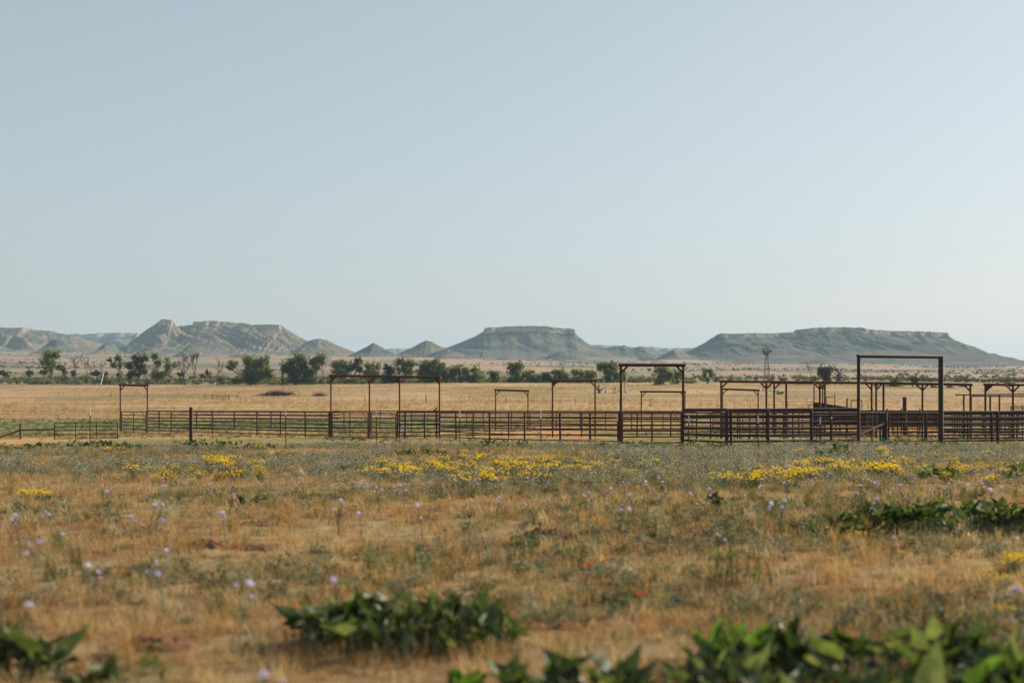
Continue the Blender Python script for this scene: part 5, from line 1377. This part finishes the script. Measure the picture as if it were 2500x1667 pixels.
for (x0, x1, y0, y1, n, s, words, gr) in [
        (42, 140, 1192, 1202, 9, .62, 'yellow flower in the short bright row at the far left', 'short yellow row at the left'),
        (495, 570, 1110, 1128, 16, 1.0, 'yellow flower plant in the domed clump left of centre', 'domed yellow clump'),
        (300, 640, 1128, 1158, 26, .75, 'yellow flower plant scattered around the domed clump', 'loose yellow flowers at the left'),
        (150, 320, 1085, 1100, 8, .75, 'yellow flower plant behind the dark leaf strip at the left', 'yellow flowers behind the leaf strip'),
        (560, 660, 1078, 1094, 7, .7, 'yellow flower plant near the fence left of the four post frame', 'yellow flowers near the left fence'),
        (885, 1070, 1130, 1150, 26, .85, 'yellow flower plant in the left end of the long yellow band', 'left end of the yellow band'),
        (1060, 1450, 1112, 1152, 58, .8, 'yellow flower plant in the long yellow band in the middle', 'long yellow band'),
        (1120, 1250, 1150, 1172, 14, .8, 'yellow flower plant at the near edge of the yellow band', 'near edge of the yellow band'),
        (1450, 1700, 1105, 1150, 12, .7, 'yellow flower plant scattered right of the yellow band', 'loose yellow flowers right of centre'),
        (1760, 1985, 1138, 1172, 30, .85, 'yellow flower plant in the near slanting patch at the right', 'slanting yellow patch'),
        (1920, 2235, 1116, 1152, 46, .9, 'yellow flower plant in the bright patch in front of the brace', 'bright yellow patch at the right'),
        (2145, 2180, 1095, 1108, 5, 1.0, 'yellow flower plant under the big dark frame', 'yellow flowers under the big frame'),
        (2240, 2480, 1105, 1165, 26, .8, 'yellow flower plant in the loose patch at the far right', 'loose yellow patch at the right'),
        (2410, 2500, 1350, 1375, 3, .5, 'yellow flower plant near the right edge below the long leafy plant', 'near yellow flowers at the right'),
        (2400, 2490, 1405, 1425, 2, .4, 'yellow flower plant at the right edge above the corner plant', 'low yellow flowers at the right'),
        (2420, 2490, 1495, 1515, 2, .45, 'yellow flower plant behind the large corner plant', 'yellow flowers behind the corner plant'),
        (2030, 2115, 1285, 1300, 3, .4, 'yellow flower plant in front of the trailing leaves at the right', 'yellow flowers at the trailing leaves'),
        (1590, 1620, 1272, 1280, 1, .4, 'lone yellow flower plant right of the dirt mound', None)]:
    spots = []
    for k in range(n):
        spots.append((rr_.uniform(x0, x1), rr_.gauss((y0 + y1) / 2, (y1 - y0) * .34), rr_.randrange(10 ** 6), s * rr_.uniform(.6, 1.15)))
    spots.sort()
    for k, (px, py, sd_, q) in enumerate(spots):
        yellow(px, py, words if n > 16 or n == 1 else ORD[k] + ' from the left: ' + words, gr, sd_, q)
def red_plant(px, row, label, seed):
    r = random.Random(seed); d = d_of_row(row); g = at(px, d); e = empty('red_flower_plant', g, label, 'flower'); b = MB()
    for k in range(4):
        top = Vector((r.uniform(-.12, .12), r.uniform(-.1, .1), r.uniform(.12, .22))); b.tube([(0, 0, -.02), top], [.005, .003], 4, False)
        o = bpy.data.objects.new('flower_head', RED[k % 2]); col.objects.link(o); o.parent = e; o.location = top; o.rotation_euler = (r.uniform(-.6, .6), r.uniform(-.6, .6), 0)
    b.build('stems', 'stem', e)
red_plant(1424, 1425, 'small red flowers left of the other red ones', 1)
red_plant(1550, 1490, 'red flowers low in the grass right of the middle', 2)

# ------------------------------------------------------------------ dirt mounds thrown up by burrowing animals
def mound(label, px, row, w_px, h_px, seed):
    d = d_of_row(row); g = at(px, d); W = w_px * d / F * .5; H = h_px * d / F; n = 26
    e_ = []
    t = np.linspace(-1, 1, n); U, Vv = np.meshgrid(t, t); rr = np.sqrt(U ** 2 + Vv ** 2)
    xx = U * W * 1.15; yy = Vv * W * .8
    z = H * np.clip(1 - rr ** 2, 0, 1) ** .8 * (.45 + 1.1 * fbm(U * 2.2 + seed, Vv * 2.2, seed, 3)) + (fbm(U * 9, Vv * 9, seed + 1, 2) - .5) * H * 1.1 * (rr < .98)
    gz = G(xx + g.x, yy + g.y) - g.z
    z = gz + np.where(rr < 1, z, -.06)
    i = np.arange(n - 1)[:, None] * n + np.arange(n - 1)[None]
    me = mesh_np('dirt_mound', np.stack([xx, yy, z], -1).reshape(-1, 3), np.stack([i, i + 1, i + 1 + n, i + n], -1).reshape(-1, 4), True)
    o = link('dirt_mound', me, 'soil', None, g); tag(o, label, 'dirt mound', 'bare dirt mounds in the near field')
for i, a in enumerate([('dark bare dirt mound right of centre in the dry grass', 1345, 1305, 130, 20), ('left half of the dark double dirt mound', 520, 1342, 130, 15), ('right half of the dark double dirt mound', 635, 1343, 150, 14), ('low reddish dirt mound behind the double mound', 640, 1285, 100, 11),
                       ('dark dirt mound near the bottom left', 385, 1575, 170, 22), ('reddish dirt patch behind the large corner plant', 2120, 1530, 150, 22), ('small dirt mound left of the big foreground plant', 260, 1610, 120, 18), ('low dirt mound in front of the two green weeds', 1500, 1420, 110, 10)]):
    mound(*a, i + 3)
# ------------------------------------------------------------------ haze: the air over the plain
def build_haze():
    b = MB()
    b.box((0, 5400, 90), (6400, 5700, 102))
    o = b.build('haze', None)
    m, nt, out = nodes_of('haze')
    v = nt.nodes.new("ShaderNodeVolumePrincipled")
    v.inputs['Color'].default_value = (.56, .80, 1.0, 1)
    v.inputs['Density'].default_value = 6.5e-5
    v.inputs['Anisotropy'].default_value = .0
    nt.links.new(v.outputs[0], out.inputs['Volume'])
    o.data.materials.append(m)
    tag(o, 'thin pale summer haze over the whole plain', None, None, 'stuff')
build_haze()
